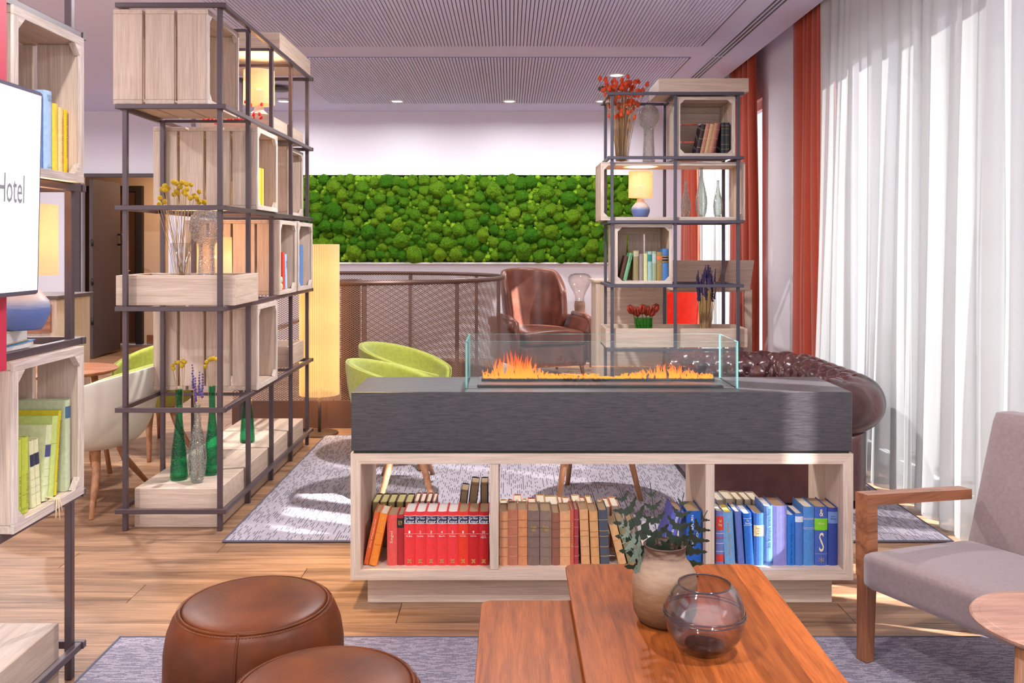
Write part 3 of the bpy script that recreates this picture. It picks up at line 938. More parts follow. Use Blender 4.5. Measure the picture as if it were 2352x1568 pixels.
# ================================================================== low bookcase and fireplace
bx0, bx1, by0, by1, bz0, bz1 = -0.654, 1.421, 3.63, 4.05, 0.122, 0.643
bc = thing('low_bookcase', 'low open oak bookcase full of books under the fireplace', 'bookcase', ((bx0 + bx1) / 2, (by0 + by1) / 2, 0))
cx, cy = bc.location.x, bc.location.y
k = 0.042
w = bx1 - bx0
MB().prism([(-w / 2, bz1), (w / 2, bz1), (w / 2 - k, bz1 - k), (-w / 2 + k, bz1 - k)], by0 - cy, by1 - cy).build('top_board', OAK['x'], bc, fix=True)
MB().prism([(-w / 2, bz0), (-w / 2 + k, bz0 + k), (w / 2 - k, bz0 + k), (w / 2, bz0)], by0 - cy, by1 - cy).build('bottom_board', OAK['x'], bc, fix=True)
for s in (-1, 1):
    MB().prism([(s * w / 2, bz0), (s * w / 2, bz1), (s * (w / 2 - k), bz1 - k), (s * (w / 2 - k), bz0 + k)], by0 - cy, by1 - cy).build('side_board', OAK['z'], bc, fix=True)
for px in (1135, 1631.5):
    board(bc, 'divider', (px - VX) * by0 / F - cx, 0.0, (bz0 + bz1) / 2, 0.037, by1 - by0 - 0.004, bz1 - bz0 - 2 * k, OAK['z'])
MB().box(-w / 2 + 0.06, w / 2 - 0.062, 3.70 - cy, 3.98 - cy, 0, bz0, 0.002).build('plinth', OAK['x'], bc)
MB().box(-w / 2 + 0.012, w / 2 - 0.012, by0 + 0.012 - cy, by1 - 0.012 - cy, bz1, bz1 + 0.011).build('shadow_gap_strip', BLACK, bc)
BZ = bz0 + k          # the books stand here

m, nt, b = newmat('brushed_black_stone')
tc = nd(nt, 'ShaderNodeTexCoord'); mpn = nd(nt, 'ShaderNodeMapping'); mpn.inputs['Scale'].default_value = (5, 30, 60); mpn.inputs['Rotation'].default_value = (0, 0.35, 0)
no = nd(nt, 'ShaderNodeTexNoise'); no.inputs['Scale'].default_value = 3.0; no.inputs['Detail'].default_value = 6; no.inputs['Roughness'].default_value = 0.75; no.inputs['Distortion'].default_value = 0.6
nt.links.new(tc.outputs['Object'], mpn.inputs[0]); nt.links.new(mpn.outputs[0], no.inputs['Vector'])
rp = nd(nt, 'ShaderNodeValToRGB'); rp.color_ramp.elements[0].position = 0.35; rp.color_ramp.elements[0].color = rgb(40, 37, 40); rp.color_ramp.elements[1].position = 0.7; rp.color_ramp.elements[1].color = rgb(78, 73, 76)
nt.links.new(no.outputs['Fac'], rp.inputs[0]); nt.links.new(rp.outputs[0], b.inputs['Base Color'])
b.inputs['Roughness'].default_value = 0.42; b.inputs['Specular IOR Level'].default_value = 0.6
bu = nd(nt, 'ShaderNodeBump'); bu.inputs['Strength'].default_value = 0.15; bu.inputs['Distance'].default_value = 0.003
nt.links.new(no.outputs['Fac'], bu.inputs['Height']); nt.links.new(bu.outputs[0], b.inputs['Normal'])
STONE = m
fp = thing('glass_fireplace', 'long dark grey fireplace block with a glass box of flames on top', 'fireplace', (cx, cy, bz1 + 0.011))
fz = 0.898 - fp.location.z
MB().box(-w / 2 + 0.003, w / 2 - 0.004, -0.21, 0.21, 0, fz, 0.0025).build('block', STONE, fp)
gx0, gx1, gy0, gy1 = -0.184 - cx, 0.968 - cx, 3.712 - cy, 4.03 - cy
gh = 0.20
def glass_pane(x0, x1, y0, y1):
    m = MB().box(x0, x1, y0, y1, fz, fz + gh)
    big = 2 if (y1 - y0) < (x1 - x0) else 4
    m.mi = [0 if ((x1 - x0 > y1 - y0 and i in (2, 3)) or (x1 - x0 < y1 - y0 and i in (4, 5))) else 1 for i in range(6)]
    return m.build('glass_pane', [PANE, PANE_EDGE], fp)
g = 0.008
glass_pane(gx0, gx1, gy0, gy0 + g); glass_pane(gx0, gx1, gy1 - g, gy1)
glass_pane(gx0, gx0 + g, gy0 + g + 0.001, gy1 - g - 0.001); glass_pane(gx1 - g, gx1, gy0 + g + 0.001, gy1 - g - 0.001)
bur = MB().box(-0.135 - cx, 0.915 - cx, 3.745 - cy, 3.985 - cy, fz, fz + 0.012, 0.002).build('burner_plate', plain('burner_metal', rgb(84, 78, 78), 0.35, 0.6), fp)
MB().box(-0.12 - cx, 0.90 - cx, 3.845 - cy, 3.885 - cy, fz + 0.0125, fz + 0.022, 0.001).build('burner_slot', BLACK, bur)
# flames
m, nt, b = newmat('flame'); nt.nodes.remove(b)
out = nt.nodes['Material Output']
tc = nd(nt, 'ShaderNodeTexCoord'); sp = nd(nt, 'ShaderNodeSeparateXYZ'); nt.links.new(tc.outputs['Generated'], sp.inputs[0])
rp = nd(nt, 'ShaderNodeValToRGB')
rp.color_ramp.elements[0].color = (1.0, 0.24, 0.015, 1); rp.color_ramp.elements[1].color = (1.0, 0.07, 0.005, 1); rp.color_ramp.elements[1].position = 0.8
nt.links.new(sp.outputs[2], rp.inputs[0])
em = nd(nt, 'ShaderNodeEmission'); em.inputs[1].default_value = 2.2; nt.links.new(rp.outputs[0], em.inputs[0])
tr = nd(nt, 'ShaderNodeBsdfTransparent'); mx = nd(nt, 'ShaderNodeMixShader')
lw = nd(nt, 'ShaderNodeLayerWeight'); lw.inputs[0].default_value = 0.35
ma = nd(nt, 'ShaderNodeMath', operation='SUBTRACT'); ma.inputs[0].default_value = 1.0; nt.links.new(lw.outputs['Facing'], ma.inputs[1])
mb_ = nd(nt, 'ShaderNodeMapRange'); mb_.inputs['From Min'].default_value = 0.0; mb_.inputs['From Max'].default_value = 1.0; mb_.inputs['To Min'].default_value = 0.6; mb_.inputs['To Max'].default_value = 0.0
nt.links.new(sp.outputs[2], mb_.inputs[0])
mm = nd(nt, 'ShaderNodeMath', operation='MULTIPLY'); nt.links.new(ma.outputs[0], mm.inputs[0]); nt.links.new(mb_.outputs[0], mm.inputs[1])
nt.links.new(mm.outputs[0], mx.inputs[0]); nt.links.new(tr.outputs[0], mx.inputs[1]); nt.links.new(em.outputs[0], mx.inputs[2]); nt.links.new(mx.outputs[0], out.inputs[0])
FLAME = m
rnd = random.Random(21)
fm = MB()
for i in range(330):
    x = rnd.uniform(-0.115, 0.895)
    q = (x + 0.12) / 1.02
    hh = (0.022 + 0.075 * max(0, math.sin(q * 9.5 + 0.3)) ** 1.5 * (1.25 if q < 0.55 else 0.55) * rnd.uniform(0.05, 1.0) ** 1.5 * 1.25) * (0.35 if 0.5 < q < 0.6 else 1)
    yy = 3.865 + rnd.uniform(-0.016, 0.016)
    r = rnd.uniform(0.0025, 0.008)
    sw = rnd.uniform(-0.012, 0.012)
    pts_, rs_ = [], []
    for j in range(7):
        t = j / 6
        pts_.append((x + sw * t * t + 0.004 * math.sin(5 * t + i), yy, 0.919 + hh * t))
        rs_.append(r * (0.7 + 1.2 * t) * (1 - t) ** 0.8 + 0.0004)
    fm.tube(pts_, rs_, 6)
tag(fm.build('flames', FLAME, smooth=True), 'row of low orange flames burning inside the glass box', 'fire', kind='stuff')
fl_l = bpy.data.lights.new('fire_light', 'AREA'); fl_l.shape = 'RECTANGLE'; fl_l.size = 0.9; fl_l.size_y = 0.03; fl_l.energy = 1.2; fl_l.color = (1.0, 0.35, 0.08)
fo = bpy.data.objects.new('fire_light', fl_l); C.objects.link(fo); fo.parent = fp; fo.location = (0.39 - cx, 3.865 - cy, fz + 0.03); fo.rotation_euler = (PI, 0, 0)
# ================================================================== books
WHITEI = plain('white_print', rgb(240, 236, 228), 0.6)
GOLDI = plain('gold_print', rgb(214, 176, 96), 0.35, 0.4)
DARKI = plain('dark_print', rgb(28, 28, 44), 0.6)
CREAMI = plain('cream_print', rgb(232, 214, 178), 0.6)
def cover_mat(c):
    return plain('cover_%d_%d_%d' % c, rgb(*c), 0.62, bump=0.12, bscale=500, var=0.10)
def arc(w, bulge, n=4, off=0.0):
    r = []
    for i in range(n + 1):
        t = -1 + 2 * i / n
        r.append((t * (w / 2 + off), -bulge * (1 - t * t) - off))
    return r
_bk = {}
def book(label, loc, w, h, d, col, tilt=0.0, rz=0.0, pages=None, bands=(), texts=(), bulge=None, group=None, flat=False, fore=False):
    """book standing on its tail; spine towards local -Y; origin at the lower corner it leans on"""
    t = thing('book', label, 'book', loc, rz, group)
    if flat: t.rotation_euler = (0, PI / 2, rz)
    else: t.rotation_euler = (0, tilt, rz)
    ox = 0.0
    if tilt > 1e-4: ox = -w / 2
    elif tilt < -1e-4: ox = w / 2
    bg_ = min(0.006, w * 0.16) if bulge is None else bulge
    th = 0.0028
    key = (round(w, 4), round(h, 4), round(d, 4), col, round(bg_, 4))
    if key not in _bk:
        o_ = [(-w / 2, d)] + [(x, y + 0.0) for x, y in arc(w, bg_)] + [(w / 2, d)]
        i_ = [(-w / 2 + th, d)] + [(x * (1 - 2 * th / w), y + th) for x, y in arc(w, bg_)] + [(w / 2 - th, d)]
        m = MB(); n = len(o_)
        for z in (0, h):
            for p in o_: m.v.append((p[0], p[1], z))
            for p in i_: m.v.append((p[0], p[1], z))
        for k in range(n - 1):
            m.f.append((k, k + 1, 2 * n + k + 1, 2 * n + k))
            m.f.append((n + k + 1, n + k, 3 * n + k, 3 * n + k + 1))
            m.f.append((k + 1, k, n + k, n + k + 1))
            m.f.append((2 * n + k, 2 * n + k + 1, 3 * n + k + 1, 3 * n + k))
        m.f.append((0, 2 * n, 3 * n, n)); m.f.append((n - 1, 2 * n - 1, 4 * n - 1, 3 * n - 1))
        m.mi = [0] * len(m.f)
        _bk[key] = m.mesh('cover', cover_mat(col), False, True)
    link('cover', _bk[key], t, (ox, 0, 0))
    if w - 2 * th > 0.003:
        pm = pages or PAGE
        board(t, 'pages', ox, (d - 0.005 + th) / 2, h / 2, w - 2 * th - 0.0006, d - 0.007, h - 0.008, pm, 0.0008)
    for bi, (z0, z1, c) in enumerate(bands):
        a = arc(w * 0.985, bg_, 4, 0.0006 + 0.00025 * bi)
        m = MB()
        for z in (z0 * h, z1 * h):
            for p in a: m.v.append((p[0] + ox, p[1], z))
        for k in range(len(a) - 1): m.f.append((k, k + 1, len(a) + k + 1, len(a) + k)); m.mi.append(0)
        m.build('spine_band', c if isinstance(c, bpy.types.Material) else cover_mat(c), t)
    for tx in texts:
        s, zc, tw, thh, mat = tx[:5]
        lettering(t, s, ox + (tx[6] * w if len(tx) > 6 else 0), -bg_ - 0.0014 - 0.00025 * len(bands), zc * h, tw, thh, mat, up=(len(tx) > 5 and tx[5]))
    return t

SY = 3.685                        # spines of the front row in the low bookcase
def bx(px, Y=SY): return (px - VX) * Y / F
def upright(label, p0, p1, top, col, d=0.13, Y=SY, z=None, **kw):
    w = (p1 - p0) * Y / F - 0.0006
    zt = H - (top - VY) * Y / F
    z = BZ + 0.0005 if z is None else z
    return book(label, (bx((p0 + p1) / 2, Y), Y, z), w, zt - z, d, col, **kw)
RED = (222, 40, 40)
NAVY = cover_mat((24, 26, 70))
grpR = 'red volumes in the low bookcase'
subs = ['A-Bar', 'Bas-Dau', 'D-Elai', 'Elan-Fr', 'Fri-Hau', 'Rou-Spe', 'Spei-Uns', 'Unt-Z,\nRegister']
nums = ['1', '2', '3', '4', '5', '8', '9', '10']
edges = [928, 953.5, 978, 1003, 1027.5, 1052, 1075.5, 1099.5, 1122.5]
reds = [(226, 50, 52)] * 5 + [(222, 50, 26), (186, 16, 20), (182, 12, 18)]
for i in range(8):
    w = (edges[i + 1] - edges[i]) * SY / F
    upright('red encyclopedia volume with navy title band, %s from left, numbered %s' % (('first', 'second', 'third', 'fourth', 'fifth', 'sixth', 'seventh', 'eighth')[i], nums[i]), edges[i], edges[i + 1], 1174, reds[i], 0.135, pages=PAGEW if i < 5 else PAGED,
            bands=((0.775, 0.925, WHITEI), (0.783, 0.917, NAVY), (0.585, 0.588, WHITEI)),
            texts=(('Der Neue', 0.885, w * 0.82, 0.010, WHITEI), ('Knaur', 0.82, w * 0.88, 0.018, WHITEI), (nums[i], 0.625, 0.007 if len(nums[i]) == 1 else 0.011, 0.011, WHITEI),
                   (subs[i], 0.55 if i < 7 else 0.535, w * 0.55, 0.006 if i < 7 else 0.012, WHITEI), ('X', 0.085, 0.018, 0.018, GOLDI), ('*', 0.085, 0.016, 0.016, GOLDI)), group=grpR)
upright('coral red clothbound book beside the leaning orange books', 889, 912, 1181, (224, 82, 74), 0.12, pages=PAGED, texts=(('Segel', 0.56, 0.014, 0.05, CREAMI, True),))
upright('dark red book with a black title panel beside the red encyclopedia', 912, 927.5, 1181, (166, 30, 34), 0.12, pages=PAGED, bands=((0.74, 0.93, (26, 18, 18)),), texts=(('ROM', 0.84, 0.016, 0.02, GOLDI),))
tl = math.radians(12)
book('thin orange book leaning at the far left of the bookcase', (bx(834 + 13), SY, BZ + 0.001), 0.022, 0.225, 0.12, (222, 96, 42), tilt=tl, pages=PAGED, texts=(('Die Mandarins', 0.6, 0.006, 0.12, CREAMI, True),))
book('bright orange book leaning against the thin orange book', (bx(866), SY - 0.012, BZ + 0.001), 0.032, 0.222, 0.12, (236, 136, 44), tilt=tl, pages=PAGE, bands=((0.62, 0.625, (180, 90, 30)), (0.4, 0.405, (180, 90, 30))))
# middle compartment: old leather and cloth bindings
CB = 'old brown bindings in the low bookcase'
def oldbook(label, p0, p1, top, col, bandc=(150, 96, 60), gold=(), **kw):
    bands = [(z, z + 0.008, bandc) for z in (0.16, 0.33, 0.52, 0.68, 0.82)] if bandc else []
    return upright(label, p0, p1, top, col, 0.14, pages=PAGED, bands=bands, texts=gold, group=CB, **kw)
s8 = lambda v: 1080 + v / 3.36
oldbook('worn tan leather book at the left end of the middle compartment', s8(225), s8(290), 1174, (206, 142, 100))
oldbook('reddish brown marbled leather book with torn spine, second in the middle compartment', s8(290), s8(367), 1169, (176, 108, 82), (206, 150, 110))
oldbook('orange tan leather book, third in the middle compartment', s8(369), s8(441), 1170, (204, 134, 88), (170, 104, 66))
oldbook('left of two grey-brown cloth yearbooks with gold lettering', s8(443), s8(535), 1172, (122, 98, 88), (108, 86, 76), (('Fliethe\n1883', 0.68, 0.024, 0.024, GOLDI),))
oldbook('right of two grey-brown cloth yearbooks with gold lettering', s8(538), s8(628), 1172, (132, 108, 92), (116, 92, 78), (('Fliethe\n1888', 0.68, 0.024, 0.024, GOLDI),))
oldbook('narrow dark brown leather book in the middle compartment', s8(630), s8(691), 1177, (140, 86, 66), (120, 70, 50))
oldbook('broad pale tan leather book in the middle compartment', s8(692), s8(773), 1173, (212, 156, 108), (180, 120, 80))
oldbook('thin rust red book in the middle compartment', s8(774), s8(800.5), 1170, (190, 84, 66), None, (('Roman', 0.55, 0.006, 0.1, GOLDI, True),))
oldbook('thin wine red book in the middle compartment', s8(803), s8(837), 1170, (158, 54, 62), (200, 140, 120))
for (lab, px, w, h, c, bd, tlt) in (('golden tan leather book tilted slightly left in the middle compartment', s8(858), 0.036, 0.232, (212, 158, 108), (180, 118, 74), -2.2),
                                 ('honey brown leather book next to the black and gold one', s8(935), 0.035, 0.224, (206, 152, 96), (176, 118, 70), -2.4),
                                 ('slate black leather book with gold bands in the middle compartment', s8(1006), 0.038, 0.23, (70, 76, 88), (196, 158, 96), -2.4)):
    book(lab, (bx(px), SY, BZ + 0.001), w, h, 0.14, c, tilt=math.radians(tlt), pages=PAGED, bands=[(z, z + 0.009, bd) for z in (0.16, 0.33, 0.52, 0.62, 0.82)], group=CB)
for (lab, px, w, h, c, bd, tlt) in (('light tan book leaning left beside the ceramic vase', s8(1148), 0.032, 0.17, (210, 160, 108), (180, 120, 74), -14),
                                 ('olive brown mottled book leaning left beside the ceramic vase', s8(1222), 0.032, 0.185, (128, 120, 84), (190, 160, 96), -15),
                                 ('grey-brown book with gold bands leaning behind the ceramic vase', s8(1300), 0.036, 0.18, (128, 100, 88), (206, 170, 100), -15)):
    book(lab, (bx(px), SY, BZ + 0.001), w, h, 0.13, c, tilt=math.radians(tlt), pages=PAGED, bands=[(z, z + 0.012, bd) for z in (0.3, 0.6)], group=CB)
book('purple-blue book leaning right behind the fern fronds', (bx(1531), SY, BZ + 0.001), 0.044, 0.235, 0.15, (86, 92, 176), tilt=math.radians(18), pages=PAGED, texts=(('Der verliebte', 0.62, 0.014, 0.12, WHITEI, True),), bulge=0.001)
upright('thick royal blue book with white KATHARINE HEPBURN title', 1576.5, 1612, 1173, (16, 84, 168), 0.16, pages=PAGED, bulge=0.001,
        texts=(('KATHARINE HEPBURN', 0.57, 0.010, 0.16, WHITEI, True, -0.12), ('·ICH·', 0.57, 0.009, 0.036, WHITEI, True, 0.2)))
# right compartment: blue spines
s6 = lambda v: 1280 + v / 3.36
t6 = lambda v: 1040 + v / 3.36
LB = 'blue books in the low bookcase'
upright('blue book with red label blocks and white stripes beside the divider', s6(1226), s6(1284), t6(445), (112, 124, 184), 0.13, pages=PAGE, group=LB,
        bands=((0.07, 0.2, (214, 62, 48)), (0.65, 0.9, (214, 62, 48)), (0.25, 0.262, (206, 200, 220)), (0.4, 0.412, (206, 200, 220)), (0.5, 0.512, (214, 62, 48)), (0.58, 0.592, (206, 200, 220))), texts=(('Rolf\nBongs', 0.78, 0.014, 0.03, CREAMI),))
book('light blue cloth book with gold title, leaning left', (bx(s6(1293)), SY, BZ + 0.001), 0.044, 0.222, 0.13, (110, 156, 198), tilt=math.radians(-3), pages=plain('yellow_page', rgb(228, 190, 96), 0.9), texts=(('Das grosse Buch', 0.5, 0.012, 0.14, GOLDI, True),), group=LB)
book('narrow violet blue book, third in the right compartment', (bx(s6(1398)), SY, BZ + 0.001), 0.026, 0.224, 0.13, (92, 112, 178), tilt=math.radians(-4), pages=PAGE, group=LB)
book('bright blue book with white title lines, fourth in the right compartment', (bx(s6(1456)), SY, BZ + 0.001), 0.033, 0.216, 0.13, (38, 102, 188), tilt=math.radians(-3), pages=PAGEW, texts=(('Die\nBrueder', 0.84, 0.022, 0.02, WHITEI),), bands=((0.77, 0.776, WHITEI), (0.9, 0.906, WHITEI)), group=LB)
upright('medium blue book with a cream paper label on its spine', s6(1516), s6(1592), t6(462), (58, 104, 178), 0.13, pages=PAGED, bands=((0.56, 0.77, (232, 204, 150)),), texts=(('Roman\neiner\nJugend', 0.665, 0.024, 0.03, DARKI),), group=LB)
upright('pale blue book with black title Als Europa erwachte', s6(1595), s6(1662), t6(407), (92, 132, 192), 0.14, pages=PAGEW, texts=(('Als Europa erwachte', 0.63, 0.013, 0.165, DARKI, True, 0.14), ('Neugebauer-Spagerl', 0.72, 0.006, 0.1, DARKI, True, -0.3)), bands=((0.03, 0.07, (70, 96, 150)),), group=LB)
upright('broad lavender blue cloth book without title', s6(1664), s6(1772), t6(407), (130, 130, 194), 0.14, pages=PAGED, group=LB)
upright('short narrow bright blue book with a black upright title', s6(1774), s6(1833), t6(475), (30, 112, 200), 0.12, pages=PAGEW, texts=(('Rolf Vogel  Ein Stueck von uns', 0.45, 0.008, 0.17, DARKI, True),), group=LB)
upright('narrow blue book with a small white label near the top', s6(1835), s6(1896), t6(463), (72, 116, 188), 0.13, pages=PAGE, bands=((0.83, 0.94, (206, 214, 232)),), group=LB)
upright('blue book with two pale double stripes beside the green-labelled one', s6(1898), s6(1981), t6(412), (74, 132, 196), 0.14, pages=PAGE, bands=((0.78, 0.787, (210, 190, 190)), (0.8, 0.807, (210, 190, 190)), (0.62, 0.627, (210, 190, 190)), (0.64, 0.647, (210, 190, 190))), group=LB)
upright('dark blue book with a bright green label and gold figure', s6(1984), s6(2084), t6(412), (62, 90, 168), 0.14, pages=PAGED, bands=((0.60, 0.80, (122, 196, 32)), (0.195, 0.2, (216, 160, 130))),
        texts=(('Abenteuer', 0.72, 0.026, 0.01, CREAMI), ('&', 0.9, 0.016, 0.03, CREAMI), ('S', 0.4, 0.02, 0.08, CREAMI), ('*', 0.1, 0.022, 0.022, GOLDI)), group=LB)
upright('navy blue book with a pale blue label at the right end', s6(2088), s6(2163), t6(420), (44, 62, 138), 0.14, pages=PAGED, bands=((0.73, 0.93, (104, 132, 186)),), texts=(('Victor\nGunning', 0.83, 0.024, 0.020, DARKI),), group=LB)
# back row: turned round, fore-edges to the room
def back_book(label, p0, p1, top, col, z=BZ, tilt=0.0, d=0.13, pages=PAGE):
    Y = 3.90
    w = (p1 - p0) * Y / F - 0.001
    h = (H - (top - VY) * Y / F) - z
    return book(label, (bx((p0 + p1) / 2, Y) if tilt == 0 else bx(p1, Y), Y + d, z + 0.0005), w, h, d, col, rz=PI, tilt=-tilt, pages=pages, group='back row books turned to the wall')
OL = plain('olive_page', rgb(186, 172, 110), 0.9, bump=0.3, bscale=400)
for i, (a, c) in enumerate(((854, 871), (871.5, 889.5), (890, 908), (909, 928), (929, 947))):
    back_book('olive-paged book turned backwards, %s of five behind the orange books' % ('first', 'second', 'third', 'fourth', 'last')[i], a, c, 1152, (84, 44, 34), pages=OL)
for i, (a, c) in enumerate(((950, 962), (963.5, 976), (978, 990), (992, 1001.5))):
    back_book('small red-edged book turned backwards, %s of four behind the red volumes' % ('first', 'second', 'third', 'last')[i], a, c, 1150, (150, 60, 44))
back_book('dark book turned backwards, leaning behind the red volumes', 1042, 1060, 1128, (50, 44, 60), tilt=math.radians(7), pages=PAGED)
back_book('tall dark blue book turned backwards, leaning behind the red volumes', 1063, 1083, 1113, (30, 32, 60), tilt=math.radians(7), pages=PAGED)
back_book('tall dark book turned backwards beside the left divider', 1103, 1121, 1113, (40, 36, 50), pages=PAGED)
cb2 = [(214, 180, 120), (196, 120, 80), (222, 150, 110), (232, 200, 150), (206, 90, 60), (220, 170, 90)]
xs_ = [(1148, 1165), (1166, 1178), (1179, 1199), (1200, 1212), (1213, 1232), (1233, 1252), (1253, 1282), (1283, 1293), (1294, 1312), (1316, 1334), (1335, 1348), (1349, 1362), (1378, 1388), (1389, 1403), (1404, 1422)]
tops = [1158, 1158, 1146, 1156, 1154, 1146, 1149, 1150, 1152, 1147, 1152, 1149, 1158, 1154, 1152]
ordn = ['first', 'second', 'third', 'fourth', 'fifth', 'sixth', 'seventh', 'eighth', 'ninth', 'tenth', 'eleventh', 'twelfth', 'thirteenth', 'fourteenth', 'last']
for i, (a, c) in enumerate(xs_):
    back_book('cream-paged book turned backwards, %s from left in the middle back row' % ordn[i], a, c, tops[i] + 8, cb2[i % 6])
for i, (a, c) in enumerate(((1645, 1664), (1666, 1688), (1690, 1708), (1709, 1727), (1728, 1748))):
    back_book('pale book turned backwards, %s from left behind the blue books' % ordn[i], a, c, (1148, 1146, 1147, 1147, 1148)[i], [(186, 190, 210), (206, 190, 150), (170, 140, 100), (150, 120, 90), (196, 186, 170)][i])

# books inside the crates ------------------------------------------------
def in_crate(cr, lx, ly, lz):
    c, s = math.cos(cr.rotation_euler.z), math.sin(cr.rotation_euler.z)
    return (cr.location.x + lx * c - ly * s, cr.location.y + lx * s + ly * c, cr.location.z + lz)
def cbook(cr, label, x, w, h, d, col, tilt=0.0, ly=0.03, **kw):
    pos = x + (w / 2 if tilt > 0 else -w / 2 if tilt < 0 else 0)
    return book(label, in_crate(cr, pos, ly, T_ + 0.0015), w, h, d, col, tilt=math.radians(tilt), rz=cr.rotation_euler.z, **kw)
c_ = CR['B1']; G1 = 'lime books in the near left crate'
lime, limed = (190, 200, 60), (206, 214, 92)
for i, x in enumerate((-0.158, -0.120, -0.081)):
    cbook(c_, 'lime clothbound book, %s of three upright at the near crate edge' % ('first', 'second', 'third')[i], x, 0.036, 0.222 + 0.010 * (i > 0), 0.15, (196, 208, 72), group=G1,
          texts=(('Michel Butor Nr.%d' % (i + 1), 0.32, 0.007, 0.09, DARKI, True),), bands=((0.24, 0.243, DARKI), (0.04, 0.075, (170, 184, 60))))
for i, x in enumerate((-0.027, 0.000)):
    cbook(c_, 'pale cream book with dark label, %s of two leaning left' % ('left', 'right')[i], x, 0.025, 0.212, 0.15, (226, 224, 176), tilt=-5, group=G1, bands=((0.62, 0.80, (46, 48, 72)),) + tuple((z, z + 0.004, (110, 110, 80)) for z in (0.2, 0.3, 0.42)))
hb_ = cbook(c_, 'pale green half-bound book with blue label leaning right in the lime crate', 0.034, 0.034, 0.24, 0.17, (216, 222, 170), tilt=7, group=G1, bands=((0.58, 0.74, (72, 76, 120)),) + tuple((z, z + 0.004, (140, 140, 100)) for z in (0.2, 0.32, 0.42)))
cbook(c_, 'soft green book leaning right behind the blue-labelled one', 0.070, 0.036, 0.262, 0.17, (196, 214, 120), tilt=7, group=G1, bands=((0.66, 0.664, (110, 120, 60)),))
cbook(c_, 'thin yellow book with dark upright title leaning in the lime crate', 0.099, 0.02, 0.275, 0.17, (216, 200, 40), tilt=7, group=G1, texts=(('Friedrich Schiller Der Mensch im Drama', 0.52, 0.008, 0.2, DARKI, True),))
cbook(c_, 'large grey-green book standing upright at the far end of the lime crate', 0.163, 0.034, 0.305, 0.2, (196, 206, 166), group=G1, bands=((0.80, 0.93, (70, 104, 132)),), ly=0.02)
for (q, dz) in ((-0.022, -0.05), (0.018, -0.035), (0.004, -0.06)):
    MB().tube([(-0.02, 0.002, 0.012), (-0.02 + q * 0.4, -0.045, 0.006), (-0.02 + q, -0.052, dz)], 0.0022, 5).build('bookmark_ribbon', plain('raffia', rgb(222, 196, 160), 0.8), hb_, smooth=True)
c_ = CR['B3']; G2 = 'blue and yellow books in the upper near left crate'
cbook(c_, 'blue book half hidden by the screen in the upper left crate', 0.006, 0.03, 0.245, 0.16, (96, 132, 200), group=G2)
cbook(c_, 'large pale blue book with small print beside the screen', 0.052, 0.05, 0.262, 0.17, (170, 200, 232), group=G2, texts=(('DEUTSCHE\nLIEDER', 0.91, 0.03, 0.02, DARKI), ('Coron', 0.06, 0.022, 0.008, DARKI)))
cbook(c_, 'yellow book next to the large pale blue book', 0.098, 0.034, 0.228, 0.16, (236, 204, 60), group=G2, texts=(('Im Fegefeuer', 0.75, 0.01, 0.08, GOLDI, True),))
cbook(c_, 'cream and orange book between two yellow books', 0.135, 0.034, 0.22, 0.16, (244, 214, 140), group=G2, texts=(('Der Himmel des Sekunden', 0.5, 0.009, 0.15, plain('rust_print', rgb(190, 100, 50), 0.6), True),))
cbook(c_, 'yellow book with black title at the far end of the upper left crate', 0.169, 0.027, 0.218, 0.16, (246, 202, 36), group=G2, texts=(('Qualtingers beste Satiren', 0.6, 0.010, 0.15, DARKI, True),))
c_ = CR['A31']; G3 = 'books in the left shelf crates'
for i, x in enumerate((-0.075, -0.040, -0.006, 0.027)):
    cbook(c_, 'yellow book, %s from the front in the left shelf crate' % ordn[i], x, 0.03, 0.235 if i != 0 else 0.15, 0.16, [(240, 226, 180), (240, 204, 70), (232, 170, 20), (242, 206, 80)][i], group=G3)
c_ = CR['A33']
cbook(c_, 'white book box with a red top edge in the far crate', -0.09, 0.10, 0.215, 0.17, (226, 226, 230), group=G3, bands=((0.95, 1.0, (190, 30, 44)),), bulge=0.001, ly=0.05)
cbook(c_, 'white book with red lettering in the far crate', 0.04, 0.06, 0.21, 0.17, (238, 238, 240), group=G3, bands=((0.95, 1.0, (190, 30, 44)),), texts=(('ROSSO', 0.76, 0.02, 0.09, plain('red_print', rgb(190, 30, 44), 0.6), True),), bulge=0.001, ly=0.05)
c_ = CR['A22']
for i, z in enumerate((T_ + 0.002, T_ + 0.046)):
    col = ((196, 208, 150), (180, 206, 170))[i]
    p = in_crate(c_, -0.185, 0.03, z + 0.021)
    b_ = book('pale green book lying flat at the %s of the pair in the orange-lit crate' % ('bottom', 'top')[i], p, 0.042, 0.17, 0.14, col, rz=c_.rotation_euler.z, group=G3)
    b_.rotation_euler = Euler((0, PI / 2, R90))
    # spine still faces the opening; the book lies along the crate
cbook(c_, 'orange-red book behind the pale green books in the crate', 0.018, 0.045, 0.25, 0.17, (222, 66, 36), group=G3, ly=0.03)
cbook(c_, 'white and blue book leaning beside the orange-red book', 0.098, 0.045, 0.235, 0.16, (176, 196, 232), tilt=-4, group=G3, texts=(('ZZ', 0.7, 0.022, 0.05, DARKI, True),))
c_ = CR['A23']
for i, x in enumerate((-0.09, -0.058, -0.026)):
    cbook(c_, 'blue book leaning in the far crate, %s from the front' % ordn[i], x, 0.03, 0.225, 0.16, [(44, 104, 190), (74, 140, 214), (60, 120, 200)][i], tilt=-4, group=G3)
cbook(c_, 'large blue box book standing on papers in the far crate', 0.08, 0.09, 0.30, 0.18, (94, 138, 200), group=G3, bulge=0.001, ly=0.04)
